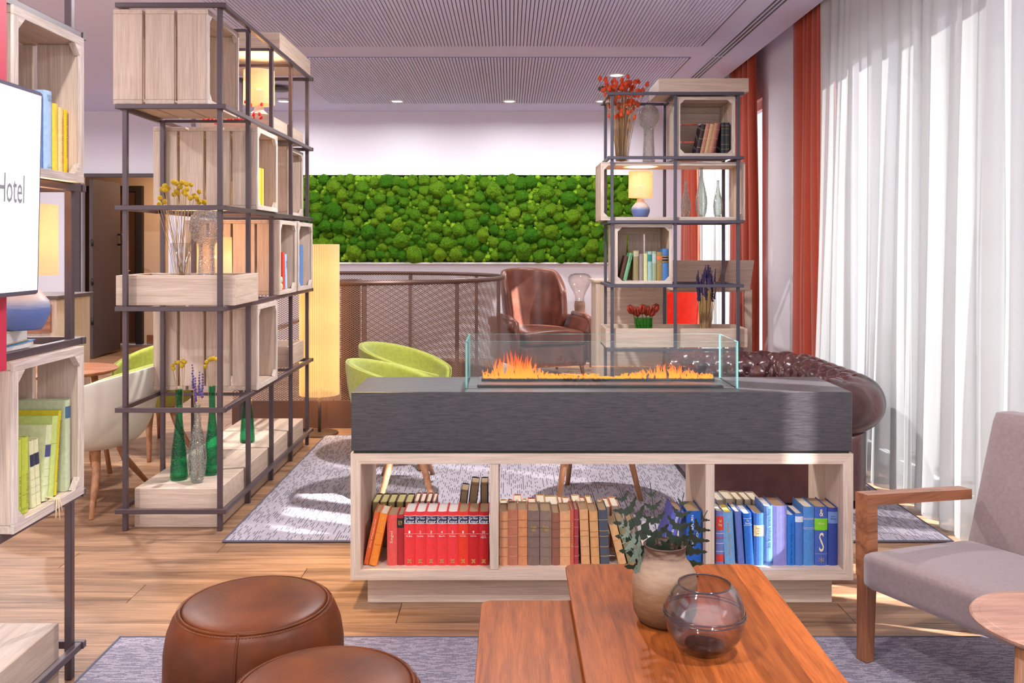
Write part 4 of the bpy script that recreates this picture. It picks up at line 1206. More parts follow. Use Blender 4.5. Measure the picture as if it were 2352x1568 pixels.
# right shelf crates
c_ = CR['C4']; G4 = 'old books in the upper crate of the right shelf'
for (lab, x, w, h, col, tlt) in (('nearly black book leaning at the left of the old books', -0.0025, 0.035, 0.25, (44, 26, 34), 12), ('reddish tan book leaning in the upper right crate', 0.0335, 0.035, 0.255, (176, 122, 96), 12),
                                ('pale tan book leaning in the upper right crate', 0.068, 0.033, 0.25, (192, 156, 116), 12), ('pinkish brown book leaning in the upper right crate', 0.103, 0.035, 0.258, (178, 124, 98), 12),
                                ('thin plum red book leaning in the upper right crate', 0.130, 0.018, 0.255, (110, 42, 52), 12)):
    cbook(c_, lab, x - 0.06, w, h, 0.17, col, tilt=tlt, group=G4, bands=[(z, z + 0.008, (206, 170, 120)) for z in (0.2, 0.5, 0.8)])
for i, x in enumerate((0.152, 0.187)):
    cbook(c_, '%s of two black books with gold bands in the upper right crate' % ('left', 'right')[i], x, 0.034, 0.262, 0.18, (36, 38, 46), group=G4, bands=[(z, z + 0.008, (170, 140, 84)) for z in (0.15, 0.3, 0.6, 0.8, 0.9)])
c_ = CR['C2']; G5 = 'green and blue books in the lower crate of the right shelf'
cbook(c_, 'dark red-brown book leaning at the left of the green books', -0.186, 0.026, 0.21, 0.16, (84, 50, 36), tilt=14, group=G5)
cbook(c_, 'light green book leaning with dark title in the right shelf crate', -0.151, 0.03, 0.235, 0.16, (112, 168, 122), tilt=14, group=G5, texts=(('Der Wald', 0.8, 0.012, 0.06, DARKI, True),))
for (lab, x, w, h, col, bd) in (('khaki book with white lettering in the right shelf crate', -0.048, 0.042, 0.255, (146, 132, 92), ((0.80, 0.97, (190, 180, 150)),)), ('grey-brown book in the right shelf crate', -0.004, 0.034, 0.225, (150, 136, 128), ()),
                               ('pale yellow-green book in the right shelf crate', 0.032, 0.032, 0.228, (206, 206, 150), ()), ('pale teal book with a dark teal panel', 0.068, 0.034, 0.245, (150, 184, 180), ((0.66, 0.9, (44, 130, 126)),)),
                               ('sage green book with white letters', 0.105, 0.034, 0.247, (150, 166, 132), ((0.6, 0.92, (178, 192, 182)),)), ('olive tan book with an orange label', 0.149, 0.046, 0.242, (150, 124, 72), ((0.74, 0.85, (226, 112, 60)),)),
                               ('tall blue book with a black and gold title panel', 0.197, 0.046, 0.268, (70, 120, 180), ((0.56, 0.8, (40, 30, 50)), (0.58, 0.6, (206, 170, 100)), (0.68, 0.7, (206, 170, 100)), (0.76, 0.78, (206, 170, 100))))):
    cbook(c_, lab, x - 0.008, w, h, 0.17, col, group=G5, bands=bd)
# books lying under the blue lamp
zt = ON(1) + 0.505
p_ = [('flat bright blue book at the bottom under the blue lamp', (40, 150, 214), 0.030, (-1.665, 2.79), 0.28), ('thick white-paged book lying directly under the blue lamp', (214, 196, 150), 0.042, (-1.665, 2.76), 0.26)]
zz = zt + 0.001
for (lab, col, th_, (x, y), hh) in p_:
    t = thing('book', lab, 'book', (x, y, zz), 0.12, 'books lying under the blue lamp')
    MB().box(-0.10, 0.10, -hh / 2, hh / 2, 0, 0.003, 0.001).box(-0.10, 0.10, -hh / 2, hh / 2, th_ - 0.003, th_, 0.001).box(-0.10, -0.097, -hh / 2, hh / 2, 0.003, th_ - 0.003).build('cover', cover_mat(col), t)
    MB().box(-0.096, 0.094, -hh / 2 + 0.004, hh / 2 - 0.004, 0.0035, th_ - 0.0035).build('pages', PAGEW, t)
    zz += th_ + 0.001
LAMPB_Z = zz
# ================================================================== furniture
POUF = leather('pouf_leather', rgb(112, 54, 20), rgb(72, 33, 12), 0.42, spec=0.2)
SEAM = plain('seam_thread', rgb(120, 74, 50), 0.6)
def pouf(label, x, y, rz, h=0.45, r=0.256):
    t = thing('leather_pouf', label, 'pouf', (x, y, 0.012), rz, 'round brown leather poufs')
    pr = [(0.0, 0.004), (r - 0.02, 0.004), (r - 0.006, 0.012), (r - 0.002, 0.05), (r, h * 0.55), (r - 0.002, h * 0.74), (r - 0.010, h * 0.85), (r - 0.024, h * 0.93), (r - 0.040, h * 0.975), (r - 0.046, h * 0.98)]
    MB().lathe(pr, 64).build('side', POUF, t, smooth=True)
    rs = r - 0.046
    MB().lathe([(rs, h * 0.98), (rs - 0.012, h * 0.995), (rs - 0.05, h * 1.012), (rs - 0.12, h * 1.024), (0.0, h * 1.028)], 64).build('seat_top', POUF, t, smooth=True)
    MB().tube([(rs * math.cos(a), rs * math.sin(a), h * 0.982) for a in [2 * PI * i / 64 for i in range(65)]], 0.0042, 6).build('piping', POUF, t, smooth=True)
    st = MB()
    for i in range(150):
        a = 2 * PI * i / 150
        st.tube([((rs + 0.010) * math.cos(a), (rs + 0.010) * math.sin(a), h * 0.9755), ((rs + 0.010) * math.cos(a + 0.024), (rs + 0.010) * math.sin(a + 0.024), h * 0.9755)], 0.0010, 4)
    tag(st.build('stitching', SEAM, t), kind='stuff')
    for k in range(3):
        a = k * 2 * PI / 3
        pts_ = [((q + 0.001) * math.cos(a), (q + 0.001) * math.sin(a), z) for q, z in pr[2:]]
        MB().tube(pts_, 0.0036, 6).build('upright_seam', POUF, t, smooth=True)
    return t
pouf('round brown leather pouf standing farther back, nearer the left shelf', -0.742, 2.575, math.radians(-86))
pouf('round brown leather pouf nearest the camera, cut by the bottom edge', -0.436, 2.085, math.radians(-40))

# coffee tables ---------------------------------------------------------
def rounded_top(x0, x1, y0, y1, z0, z1, r, name, mat, parent, under=0.02):
    pts_ = []
    for (cx_, cy_, a0) in ((x1 - r, y1 - r, 0), (x0 + r, y1 - r, 90), (x0 + r, y0 + r, 180), (x1 - r, y0 + r, 270)):
        for i in range(7):
            a = math.radians(a0 + 15 * i); pts_.append((cx_ + r * math.cos(a), cy_ + r * math.sin(a)))
    m = MB(); n = len(pts_)
    mx_, my_ = (x0 + x1) / 2, (y0 + y1) / 2
    lev = [(z1, -0.003), (z1 - 0.003, 0.0), (z0 + 0.006, -0.004), (z0, -under)]
    for z, o in lev:
        for (a, b_) in pts_:
            d = Vector((a - mx_, b_ - my_)).normalized() * o
            m.v.append((a + d.x, b_ + d.y, z))
    for j in range(3):
        for i in range(n):
            k = (i + 1) % n; m.f.append((j * n + i, (j + 1) * n + i, (j + 1) * n + k, j * n + k)); m.mi.append(0)
    m.f.append(tuple(range(n))); m.f.append(tuple(3 * n + i for i in range(n))[::-1]); m.mi += [0, 0]
    return m.build(name, mat, parent, fix=True)
def coffee_table(label, x0, x1, y0, y1, z):
    t = thing('coffee_table', label, 'table', ((x0 + x1) / 2, (y0 + y1) / 2, 0.0128), group='nesting wooden coffee tables')
    w, d = (x1 - x0) / 2, (y1 - y0) / 2
    zz = z - 0.0128
    rounded_top(-w, w, -d, d, zz - 0.024, zz, 0.035, 'table_top', TABLEW, t)
    for sx in (-1, 1):
        for sy in (-1, 1):
            MB().tube([(sx * (w - 0.05), sy * (d - 0.06), 0), (sx * (w - 0.07), sy * (d - 0.09), zz - 0.024)], [0.012, 0.018], 10).build('leg', WALNUT['z'], t, smooth=True)
    return t
coffee_table('upper nesting coffee table holding the ceramic vase and glass bowl', 0.184, 0.818, 1.75, 2.909, 0.45)
coffee_table('lower nesting coffee table tucked under the left of the upper one', -0.088, 0.48, 1.80, 2.785, 0.38)

# round side table at the right edge -----------------------------------
t = thing('side_table', 'small round wooden side table cut by the right picture edge', 'table', (1.455, 2.33, 0.012))
MB().lathe([(0.0, 0.445), (0.13, 0.445), (0.185, 0.468), (0.207, 0.482), (0.209, 0.489), (0.204, 0.494), (0.186, 0.4945), (0.184, 0.4932), (0.182, 0.4945), (0.0, 0.4945)], 64).build('table_top', SIDEW, t, smooth=False)
auto_smooth(t.children[0], 0.5)
for k in range(3):
    a = math.radians(205 + 120 * k)
    MB().tube([(0.165 * math.cos(a), 0.165 * math.sin(a), 0), (0.135 * math.cos(a), 0.135 * math.sin(a), 0.45)], [0.014, 0.022], 10).build('leg', CHAIRW['z'], t, smooth=True)

# foreground armchair ---------------------------------------------------
TAUPE = cloth('taupe_upholstery', rgb(134, 115, 113), scale=700, bump=0.3, var=0.1, sheen=0.4)
ac = thing('armchair', 'taupe upholstered armchair with brown wooden arms at the right', 'chair', (1.666, 3.01, 0.0135), math.radians(-61.9))
def softbox(fn, name, mat, parent, n=10):
    """rounded cushion: fn maps the unit cube (-1..1) to space"""
    bm = bmesh.new()
    bmesh.ops.create_cube(bm, size=2.0)
    bmesh.ops.subdivide_edges(bm, edges=bm.edges, cuts=n, use_grid_fill=True)
    for v in bm.verts:
        v.co = fn(v.co.x, v.co.y, v.co.z)
    bmesh.ops.recalc_face_normals(bm, faces=bm.faces)
    me = bpy.data.meshes.new(name); bm.to_mesh(me); bm.free(); me.materials.append(mat); shade(me)
    return link(name, me, parent)
def rnd_box(x, y, z, hx, hy, hz, r):
    """unit cube point -> rounded box point"""
    px, py, pz = x * hx, y * hy, z * hz
    cx_, cy_, cz_ = max(-hx + r, min(hx - r, px)), max(-hy + r, min(hy - r, py)), max(-hz + r, min(hz - r, pz))
    d = Vector((px - cx_, py - cy_, pz - cz_))
    if d.length < 1e-9: return Vector((px, py, pz))
    k = max(abs(d.x), abs(d.y), abs(d.z))
    return Vector((cx_, cy_, cz_)) + d.normalized() * min(k, r)
def seat_fn(x, y, z):
    p = rnd_box(x, y, z, 0.285, 0.30, 0.066, 0.028)
    dome = 0.022 * (1 - (p.x / 0.29) ** 2) * (1 - (p.y / 0.31) ** 2) if p.z > 0 else 0
    return Vector((p.x, p.y - 0.03, p.z + 0.325 + dome - 0.085 * (p.y + 0.03) * 0.9 + 0.0))
softbox(seat_fn, 'seat', TAUPE, ac, 12)
def back_fn(x, y, z):
    p = rnd_box(x, y, z, 0.285, 0.042, 0.275, 0.022)
    return Vector((p.x, p.y + 0.275 + (p.z + 0.275) * 0.34, p.z + 0.565 - 0.0))
softbox(back_fn, 'backrest', TAUPE, ac, 12)
for sx in (-1, 1):
    x0, x1 = sx * 0.29, sx * 0.345
    poly = [(-0.285, 0.60), (0.30, 0.545), (0.30, 0.507), (-0.235, 0.557), (-0.232, 0.30), (-0.282, 0.30)]
    MB().prism(poly, min(x0, x1), max(x0, x1), 'x').build('arm', WALNUT['y'], ac, fix=True)
    MB().prism([(-0.282, 0.30), (-0.232, 0.30), (-0.248, 0.0), (-0.285, 0.0)], min(x0, x1) + 0.005, max(x0, x1) - 0.005, 'x').build('leg', WALNUT['z'], ac, fix=True)
    MB().prism([(0.215, 0.30), (0.265, 0.30), (0.325, 0.0), (0.29, 0.0)], min(x0, x1) + 0.006, max(x0, x1) - 0.006, 'x').build('leg', WALNUT['z'], ac, fix=True)

# chesterfield ----------------------------------------------------------
CHEST = leather('oxblood_leather', rgb(86, 50, 48), rgb(56, 30, 34), 0.27, 120)
sf = thing('chesterfield_sofa', 'dark oxblood buttoned leather chesterfield sofa by the window', 'sofa', (1.55, 5.62, 0.012))
RR, RZ = 0.16, 0.592
pa = [Vector((1.12, 4.97)), Vector((2.04, 4.97)), Vector((2.04, 6.28)), Vector((1.12, 6.28))]
rc = 0.24
path = []
def seg(a, b_, n):
    for i in range(n): path.append(a.lerp(b_, i / n))
def corner(c, d0, d1, n=26):
    # quarter turn from direction d0 to d1, centre inside
    o = c - d0 * rc + d1 * rc
    for i in range(n):
        a = PI / 2 * i / n
        path.append(o - d1 * rc * math.cos(a) + d0 * rc * math.sin(a))
X_, Y_ = Vector((1, 0)), Vector((0, 1))
seg(pa[0], pa[1] - X_ * rc, 56); corner(pa[1], X_, Y_); seg(pa[1] + Y_ * rc, pa[2] - Y_ * rc, 72); corner(pa[2], Y_, -X_); seg(pa[2] - X_ * rc, pa[3], 56); path.append(pa[3])
cum = [0.0]
for i in range(1, len(path)): cum.append(cum[-1] + (path[i] - path[i - 1]).length)
prof = []          # (n outward, z, normal n, normal z, tuft weight, t)
tt = 0.0
def addp(n_, z_, nn, nz, w_):
    global tt
    if prof: tt += math.hypot(n_ - prof[-1][0], z_ - prof[-1][1])
    prof.append((n_, z_, nn, nz, w_, tt))
for i in range(9): addp(-0.125 - 0.02 * (1 - i / 8), 0.36 + 0.20 * i / 8, -1, 0.1, 1.0)
for i in range(38):
    a = PI * (1.03 - 1.45 * i / 37)
    wt = 1.0 if a > PI * 0.50 else max(0.0, (a - PI * 0.30) / (PI * 0.20))
    addp(RR * math.cos(a), RZ + RR * math.sin(a), math.cos(a), math.sin(a), wt)
for i in range(10): addp(0.052, 0.44 - 0.375 * i / 9, 1, 0, 0.0)
ds_, dt_ = 0.155, 0.17
T0 = 0.02
def tuft(s, t_):
    a = s / ds_ + (t_ - T0) / dt_; b_ = s / ds_ - (t_ - T0) / dt_
    fa, fb = abs(math.sin(PI * a / 1.0)), abs(math.sin(PI * b_ / 1.0))
    return (fa ** 0.45) * (fb ** 0.45)
m = MB()
ns_, nt_ = len(path), len(prof)
for i, p in enumerate(path):
    q0, q1 = path[max(i - 1, 0)], path[min(i + 1, ns_ - 1)]
    d = (q1 - q0).normalized(); nrm = Vector((d.y, -d.x))
    for (n_, z_, nn, nz, w_, t_) in prof:
        f = w_ * (0.036 * tuft(cum[i], t_) - 0.030)
        crease = 0.0
        if w_ < 0.5 and abs((cum[i] % 0.62) - 0.31) < 0.012 and z_ > 0.45: crease = -0.008
        o2 = n_ + (f + crease) * nn
        m.v.append((p.x + nrm.x * o2 - 1.55, p.y + nrm.y * o2 - 5.62, z_ + (f + crease) * nz - 0.012))
for i in range(ns_ - 1):
    for j in range(nt_ - 1):
        m.f.append((i * nt_ + j, i * nt_ + j + 1, (i + 1) * nt_ + j + 1, (i + 1) * nt_ + j)); m.mi.append(0)
m.f.append(tuple(range(nt_))); m.f.append(tuple((ns_ - 1) * nt_ + j for j in range(nt_))[::-1]); m.mi += [0, 0]
m.build('tufted_frame', CHEST, sf, smooth=True)
# buttons where the folds meet
btn = MB().sphere((0, 0, 0), 0.011, 8, 6).mesh('button', CHEST, True)
def at_path(s):
    for i in range(1, ns_):
        if cum[i] >= s:
            return path[i - 1].lerp(path[i], (s - cum[i - 1]) / max(1e-6, cum[i] - cum[i - 1])), (path[i] - path[i - 1]).normalized()
    return path[-1], (path[-1] - path[-2]).normalized()
for ia in range(0, 90):
    for ib in range(-30, 90):
        s = (ia + ib) / 2 * ds_; t_ = (ia - ib) / 2 * dt_ + T0
        if 0.04 < s < cum[-1] - 0.04 and 0.0 <= t_ < 0.48:
            pr_ = min(prof, key=lambda q: abs(q[5] - t_))
            if pr_[4] < 0.6: continue
            p, d = at_path(s); nrm = Vector((d.y, -d.x)); o2 = pr_[0] - 0.022 * pr_[2]
            link('button', btn, sf, (p.x + nrm.x * o2 - 1.55, p.y + nrm.y * o2 - 5.62, pr_[1] - 0.022 * pr_[3] - 0.012))
for k in range(2):
    y0 = 5.12 + k * 0.51
    def cf(x, y, z, y0=y0):
        p = rnd_box(x, y, z, 0.40, 0.245, 0.075, 0.035)
        return Vector((p.x + 1.50 - 1.55, p.y + y0 + 0.25 - 5.62, p.z + 0.375 + (0.02 * (1 - (p.x / .4) ** 2) if p.z > 0 else 0)))
    softbox(cf, 'seat_cushion', CHEST, sf, 8)
MB().box(1.10 - 1.55, 1.99 - 1.55, 5.1 - 5.62, 6.15 - 5.62, 0.06, 0.29, 0.01).build('base', CHEST, sf)
for (x, y) in ((1.16, 5.0), (1.98, 5.0), (1.16, 6.25), (1.98, 6.25)):
    MB().lathe([(0.02, 0), (0.03, 0.02), (0.026, 0.07)], 12, (x - 1.55, y - 5.62, 0)).build('foot', BLACK, sf, smooth=True)

# tub chairs ------------------------------------------------------------
GREENF = cloth('lime_green_felt', rgb(162, 168, 72), scale=380, bump=0.45, var=0.12)
OUTW = plain('off_white_shell', rgb(222, 216, 200), 0.55, var=0.05, bscale=60)
def tub_chair(label, x, y, rz, outer, inner, legmat=None, z=0.0, legs=((0.16, 0.38), (0.16, -0.38), (-0.16, 0.38), (-0.16, -0.38)), s=1.0):
    """rounded tub chair facing local -X; high back at +X"""
    t = thing('tub_chair', label, 'chair', (x, y, z), rz, 'rounded tub chairs')
    def shell(off, zoff=0.0):
        def fn(u, v):
            a = -PI * 0.80 + 2 * PI * 0.80 * u             # 0 = back (+X)
            c = (1 + math.cos(a)) / 2
            top = 0.585 + 0.215 * c ** 0.9
            z0 = 0.335 + zoff
            e = v
            r0, r1 = 0.17, 0.315 + 0.035 * c
            r = r0 + (r1 - r0) * math.sin(e * PI / 2) ** 0.7 + 0.03 * c * e
            zz = z0 + (top - z0) * (1 - math.cos(e * PI / 2)) ** 0.9
            if e > 0.999: zz = top
            return ((r + off) * math.cos(a) * 0.98, (r + off) * math.sin(a) * 1.05, zz)
        return fn
    def make(fo, fi, name, mat):
        mb = MB(); nu, nv = 40, 12
        mb.grid(fo, nu, nv); n0 = len(mb.v); mb.grid(fi, nu, nv)
        k = nu + 1
        for i in range(nu):   # rim and bottom
            mb.f.append((nv * k + i, nv * k + i + 1, n0 + nv * k + i + 1, n0 + nv * k + i)); mb.mi.append(0)
            mb.f.append((i, i + 1, n0 + i + 1, n0 + i)); mb.mi.append(0)
        for j in range(nv):
            for c0 in (0, nu):
                mb.f.append((j * k + c0, (j + 1) * k + c0, n0 + (j + 1) * k + c0, n0 + j * k + c0)); mb.mi.append(0)
        return mb.build(name, mat, t, smooth=True, fix=True, sub=1)
    make(shell(0.0), shell(-0.012), 'shell', outer)
    make(shell(-0.0135, 0.006), shell(-0.050, 0.01), 'upholstery', inner)
    MB().lathe([(0.0, 0.33), (0.19, 0.33), (0.21, 0.345), (0.2, 0.36), (0.0, 0.36)], 32).build('seat_base', outer, t, smooth=True)
    MB().lathe([(0.0, 0.362), (0.22, 0.362), (0.25, 0.385), (0.25, 0.41), (0.23, 0.425), (0.0, 0.435)], 32).build('seat_cushion', inner, t, smooth=True)
    for (lx, ly) in legs:
        MB().tube([(lx, ly, 0), (lx * 0.62, ly * 0.5, 0.20), (lx * 0.45, ly * 0.36, 0.335)], [0.014, 0.022, 0.026], 10).build('leg', CHAIRW['z'], t, smooth=True)
    return t
tub_chair('off-white tub chair with wooden legs between the two left shelves', -2.45, 5.2, 0.0, OUTW, GREENF)
tub_chair('lime green tub chair farther back, left behind the fireplace', -0.69, 6.22, PI - 0.15, GREENF, GREENF, z=0.0145)
tub_chair('lime green tub chair nearer the fireplace, behind its left end', -0.62, 5.35, PI + 0.1, GREENF, GREENF, z=0.0145)
tub_chair('lime green tub chair behind the tall left shelf', -2.62, 6.5, math.radians(40), GREENF, GREENF)
# low round tables
def round_table(label, x, y, z, h, r, nleg=3, a0=0.3, spread=1.0):
    t = thing('round_table', label, 'table', (x, y, z), 0)
    MB().lathe([(0.0, h - 0.024), (r - 0.02, h - 0.024), (r, h - 0.010), (r, h - 0.003), (r - 0.004, h), (0.0, h)], 48).build('table_top', WALNUT['x'], t)
    for k in range(nleg):
        a = a0 + 2 * PI * k / nleg
        MB().tube([(r * 0.85 * spread * math.cos(a), r * 0.85 * spread * math.sin(a), 0), (r * 0.55 * math.cos(a), r * 0.55 * math.sin(a), h - 0.024)], [0.015, 0.022], 10).build('leg', CHAIRW['z'], t, smooth=True)
    return t
round_table('low round wooden table behind the fireplace, seen through the bookcase', 0.47, 5.2, 0.0135, 0.46, 0.36, 3, math.radians(-130))
round_table('round wooden cafe table behind the tall left shelf', -2.9, 5.72, 0.0, 0.70, 0.33, 3)

# wing chair ------------------------------------------------------------
WING = leather('brown_wing_leather', rgb(128, 78, 62), rgb(96, 54, 44), 0.30, 90)
wc = thing('wing_chair', 'brown leather wing chair in front of the white back wall', 'chair', (0.36, 10.25, 0.0), math.radians(22))
def back_s(u, v):
    # wrapped back whose wings come forward on both sides
    q = 2 * u - 1
    a = q * math.radians(104)
    zt_ = 1.235 - 0.05 * q * q - 0.22 * max(0.0, abs(q) - 0.62) ** 1.4 / 0.38 ** 1.4
    zz = 0.38 + (zt_ - 0.38) * v
    fl = 0.86 + 0.16 * math.sin(min(1.0, v * 1.05) * PI * 0.62)
    fw_ = 1.0 if v > 0.45 else 0.72 + 0.28 * (v / 0.45) ** 2
    return (0.395 * math.sin(a) * fl, 0.44 + 0.10 * v - 0.36 * (1 - math.cos(a)) * fw_, zz)
mb = MB(); mb.grid(back_s, 36, 14)
me = mb.mesh('backrest', WING, True, True)
bm = bmesh.new(); bm.from_mesh(me)
bmesh.ops.solidify(bm, geom=bm.faces[:], thickness=0.075)
bmesh.ops.recalc_face_normals(bm, faces=bm.faces)
for f in bm.faces: f.smooth = True
bm.to_mesh(me); bm.free()
o = link('backrest', me, wc)
md = o.modifiers.new('subdivision', 'SUBSURF'); md.levels = 2; md.render_levels = 2
for sx in (-1, 1):
    def armf(x, y, z, sx=sx):
        p = rnd_box(x, y, z, 0.055, 0.40, 0.24, 0.05)
        q = (p.y + 0.40) / 0.8
        top = 0.0 if p.z < 0 else (0.03 * math.sin(q * PI) + 0.05 * max(0, q - 0.7))
        roll = 0.03 * (p.z > 0.12) * sx
        return Vector((sx * (0.44 + 0.02 * (1 - q)) + p.x + roll, p.y - 0.02, p.z + 0.42 + top))
    softbox(armf, 'arm', WING, wc, 10)
    MB().tube([(sx * 0.46, -0.425, 0.12), (sx * 0.465, -0.432, 0.45), (sx * 0.47, -0.40, 0.64), (sx * 0.48, -0.25, 0.69), (sx * 0.48, 0.1, 0.70)], [0.03, 0.034, 0.036, 0.034, 0.03], 10).build('arm_roll', WING, wc, smooth=True)
softbox(lambda x, y, z: (lambda p: Vector((p.x, p.y - 0.06, p.z + 0.46 + (0.03 * (1 - (p.x / .4) ** 2) if p.z > 0 else 0))))(rnd_box(x, y, z, 0.375, 0.40, 0.075, 0.05)), 'seat_cushion', WING, wc, 10)
softbox(lambda x, y, z: (lambda p: Vector((p.x, p.y - 0.03, p.z + 0.26)))(rnd_box(x, y, z, 0.40, 0.39, 0.125, 0.03)), 'seat_base', WING, wc, 8)
for sx in (-1, 1):
    for sy in (-0.36, 0.36):
        MB().tube([(sx * 0.39, sy, 0), (sx * 0.37, sy * 0.94, 0.15)], [0.018, 0.028], 10).build('leg', WALNUT['z'], wc, smooth=True)
# stool beside it
st = thing('wooden_stool', 'wooden stool carrying the glass lamp beside the wing chair', 'stool', (0.905, 11.25, 0))
MB().lathe([(0.0, 0.575), (0.19, 0.575), (0.20, 0.59), (0.195, 0.605), (0.0, 0.61)], 32).build('seat', CHAIRW['x'], st, smooth=True)
auto_smooth(st.children[0])
for k in range(4):
    a = PI / 4 + k * PI / 2
    MB().tube([(0.2 * math.cos(a), 0.2 * math.sin(a), 0), (0.13 * math.cos(a), 0.13 * math.sin(a), 0.58)], [0.016, 0.02], 8).build('leg', CHAIRW['z'], st, smooth=True)
MB().box(-0.15, 0.15, -0.012, 0.012, 0.24, 0.265, 0.003).box(-0.012, 0.012, -0.15, 0.15, 0.24, 0.265, 0.003).build('stretcher', CHAIRW['x'], st)
tl_ = thing('trunk_lamp', 'blush glass bulb lamp on a rough tree-trunk foot', 'lamp', (0.905, 11.25, 0.611), group=None)
MB().lathe([(0.0, 0), (0.066, 0), (0.07, 0.01), (0.064, 0.06), (0.07, 0.12), (0.066, 0.18), (0.0, 0.182)], 16).build('trunk_foot', plain('tree_bark', rgb(132, 98, 82), 0.9, bump=1.0, bscale=60, var=0.3), tl_, smooth=True)
def shell_prof(outer, th):
    return outer + [(max(0.0, r - th), z) for r, z in reversed(outer)]
bulb = [(0.058, 0.183), (0.06, 0.24), (0.085, 0.31), (0.125, 0.38), (0.150, 0.44), (0.148, 0.49), (0.12, 0.525), (0.07, 0.54), (0.0, 0.542)]
MB().lathe(bulb + [(0.0, 0.538), (0.068, 0.536), (0.117, 0.522), (0.144, 0.488), (0.146, 0.44), (0.121, 0.381), (0.081, 0.311), (0.056, 0.24), (0.054, 0.183)], 32).build('glass_bulb', AMBER, tl_, smooth=True)

# reception desk behind the right shelf ---------------------------------
de = thing('wooden_desk', 'light wooden service desk standing behind the right shelf', 'desk', (1.4, 8.4, 0))
board(de, 'cabinet', -0.26, 0.02, 0.58, 0.66, 0.5, 1.16, OAK['z'])
board(de, 'top_board', -0.26, 0.02, 1.172, 0.70, 0.54, 0.022, OAK['x'])
board(de, 'cabinet_door', -0.22, -0.242, 0.56, 0.56, 0.02, 1.06, OAK['x'])
MB().tube([(0.03, -0.252, 0.86), (0.03, -0.28, 0.87), (0.03, -0.28, 0.99), (0.03, -0.252, 1.0)], 0.006, 8).build('handle', plain('brass', rgb(196, 160, 90), 0.3, 0.8), de, smooth=True)
MB().prism([(0.10, 1.10), (0.80, 1.10), (0.84, 1.37), (0.10, 1.37)], -0.37, -0.345).build('front_board', OAK['x'], de, fix=True)
MB().prism([(0.50, 1.13), (0.545, 1.13), (0.60, 1.365), (0.57, 1.365)], -0.385, -0.371).build('slanted_divider', WALNUT['z'], de, fix=True)
board(de, 'leg', 0.79, -0.34, 0.55, 0.065, 0.04, 1.10, OAK['z'])
board(de, 'counter', 0.45, -0.10, 1.09, 0.76, 0.48, 0.02, OAK['x'])
# red chair by the far window
rc_ = thing('red_chair', 'bright orange-red woven chair by the far window', 'chair', (1.93, 10.35, 0), math.radians(-35))
REDF = cloth('red_weave', rgb(226, 48, 24), scale=140, bump=0.8, var=0.1)
mb = MB(); nu, nv = 20, 12
def rb(u, v, off):
    x = (u - 0.5) * 2
    return (0.25 * x * (1 - 0.25 * max(0, v - 0.7)), 0.22 + 0.12 * v - 0.12 * x * x + off, 0.5 + 0.62 * v)
mb.grid(lambda u, v: rb(u, v, 0), nu, nv); n0 = len(mb.v); mb.grid(lambda u, v: rb(u, v, 0.02), nu, nv); k = nu + 1
for i in range(nu):
    mb.f.append((nv * k + i, nv * k + i + 1, n0 + nv * k + i + 1, n0 + nv * k + i)); mb.f.append((i, i + 1, n0 + i + 1, n0 + i)); mb.mi += [0, 0]
for j in range(nv):
    for c0 in (0, nu):
        mb.f.append((j * k + c0, (j + 1) * k + c0, n0 + (j + 1) * k + c0, n0 + j * k + c0)); mb.mi.append(0)
mb.build('backrest', REDF, rc_, smooth=True, fix=True)
softbox(lambda x, y, z: (lambda p: Vector((p.x, p.y, p.z + 0.49)))(rnd_box(x, y, z, 0.26, 0.26, 0.04, 0.03)), 'seat', REDF, rc_, 8)
for sx in (-1, 1):
    for sy in (-1, 1):
        MB().tube([(sx * 0.24, sy * 0.23, 0), (sx * 0.2, sy * 0.19, 0.46)], [0.011, 0.014], 8).build('leg', METAL, rc_, smooth=True)

# cabinet far left, behind the near shelf --------------------------------
cb = thing('side_cabinet', 'pale wooden side cabinet with a drawer behind the left picture edge', 'cabinet', (-3.69, 6.25, 0))
board(cb, 'body', 0, 0.25, 0.56, 0.95, 0.5, 1.12, OAK['z'])
board(cb, 'drawer', 0.2, -0.012, 0.985, 0.48, 0.02, 0.2, WALNUT['x'])
board(cb, 'door', 0.2, -0.012, 0.45, 0.48, 0.02, 0.82, OAK['z'])
board(cb, 'top_board', 0, 0.24, 1.135, 1.0, 0.54, 0.028, plain('dark_top', rgb(82, 66, 62), 0.5))
MB().sphere((0.4, -0.035, 0.75), 0.014, 10, 8).build('knob', CHROME, cb, smooth=True)

# curved mesh balustrade round the stair ---------------------------------
rl = thing('mesh_balustrade', 'rounded brown wire-mesh balustrade round the stairwell', 'railing', (-1.43, 8.63, 0))
RBR, XLs = 1.37, -0.85
def stad(s):
    """outline from far left, round the right end, to near left; s in 0..1"""
    straight, arc_ = -XLs, PI * RBR
    L_ = 2 * straight + arc_; q = s * L_
    if q < straight: return Vector((XLs + q, RBR))
    if q < straight + arc_:
        a = PI / 2 - (q - straight) / RBR
        return Vector((RBR * math.cos(a), RBR * math.sin(a)))
    return Vector((-(q - straight - arc_), -RBR))
Ls = 2 * -XLs + PI * RBR
m, nt, b = newmat('wire_mesh'); nt.nodes.remove(b)
out = nt.nodes['Material Output']
uvn = nd(nt, 'ShaderNodeUVMap'); sp = nd(nt, 'ShaderNodeSeparateXYZ'); nt.links.new(uvn.outputs[0], sp.inputs[0])
def nm(op, a, b_=None):
    n = nd(nt, 'ShaderNodeMath', operation=op)
    for i, q in enumerate((a, b_)):
        if q is None: continue
        if isinstance(q, (int, float)): n.inputs[i].default_value = q
        else: nt.links.new(q, n.inputs[i])
    return n.outputs[0]
ua = nm('MULTIPLY', sp.outputs[0], 1 / 0.030); vb = nm('MULTIPLY', sp.outputs[1], 1 / 0.018)
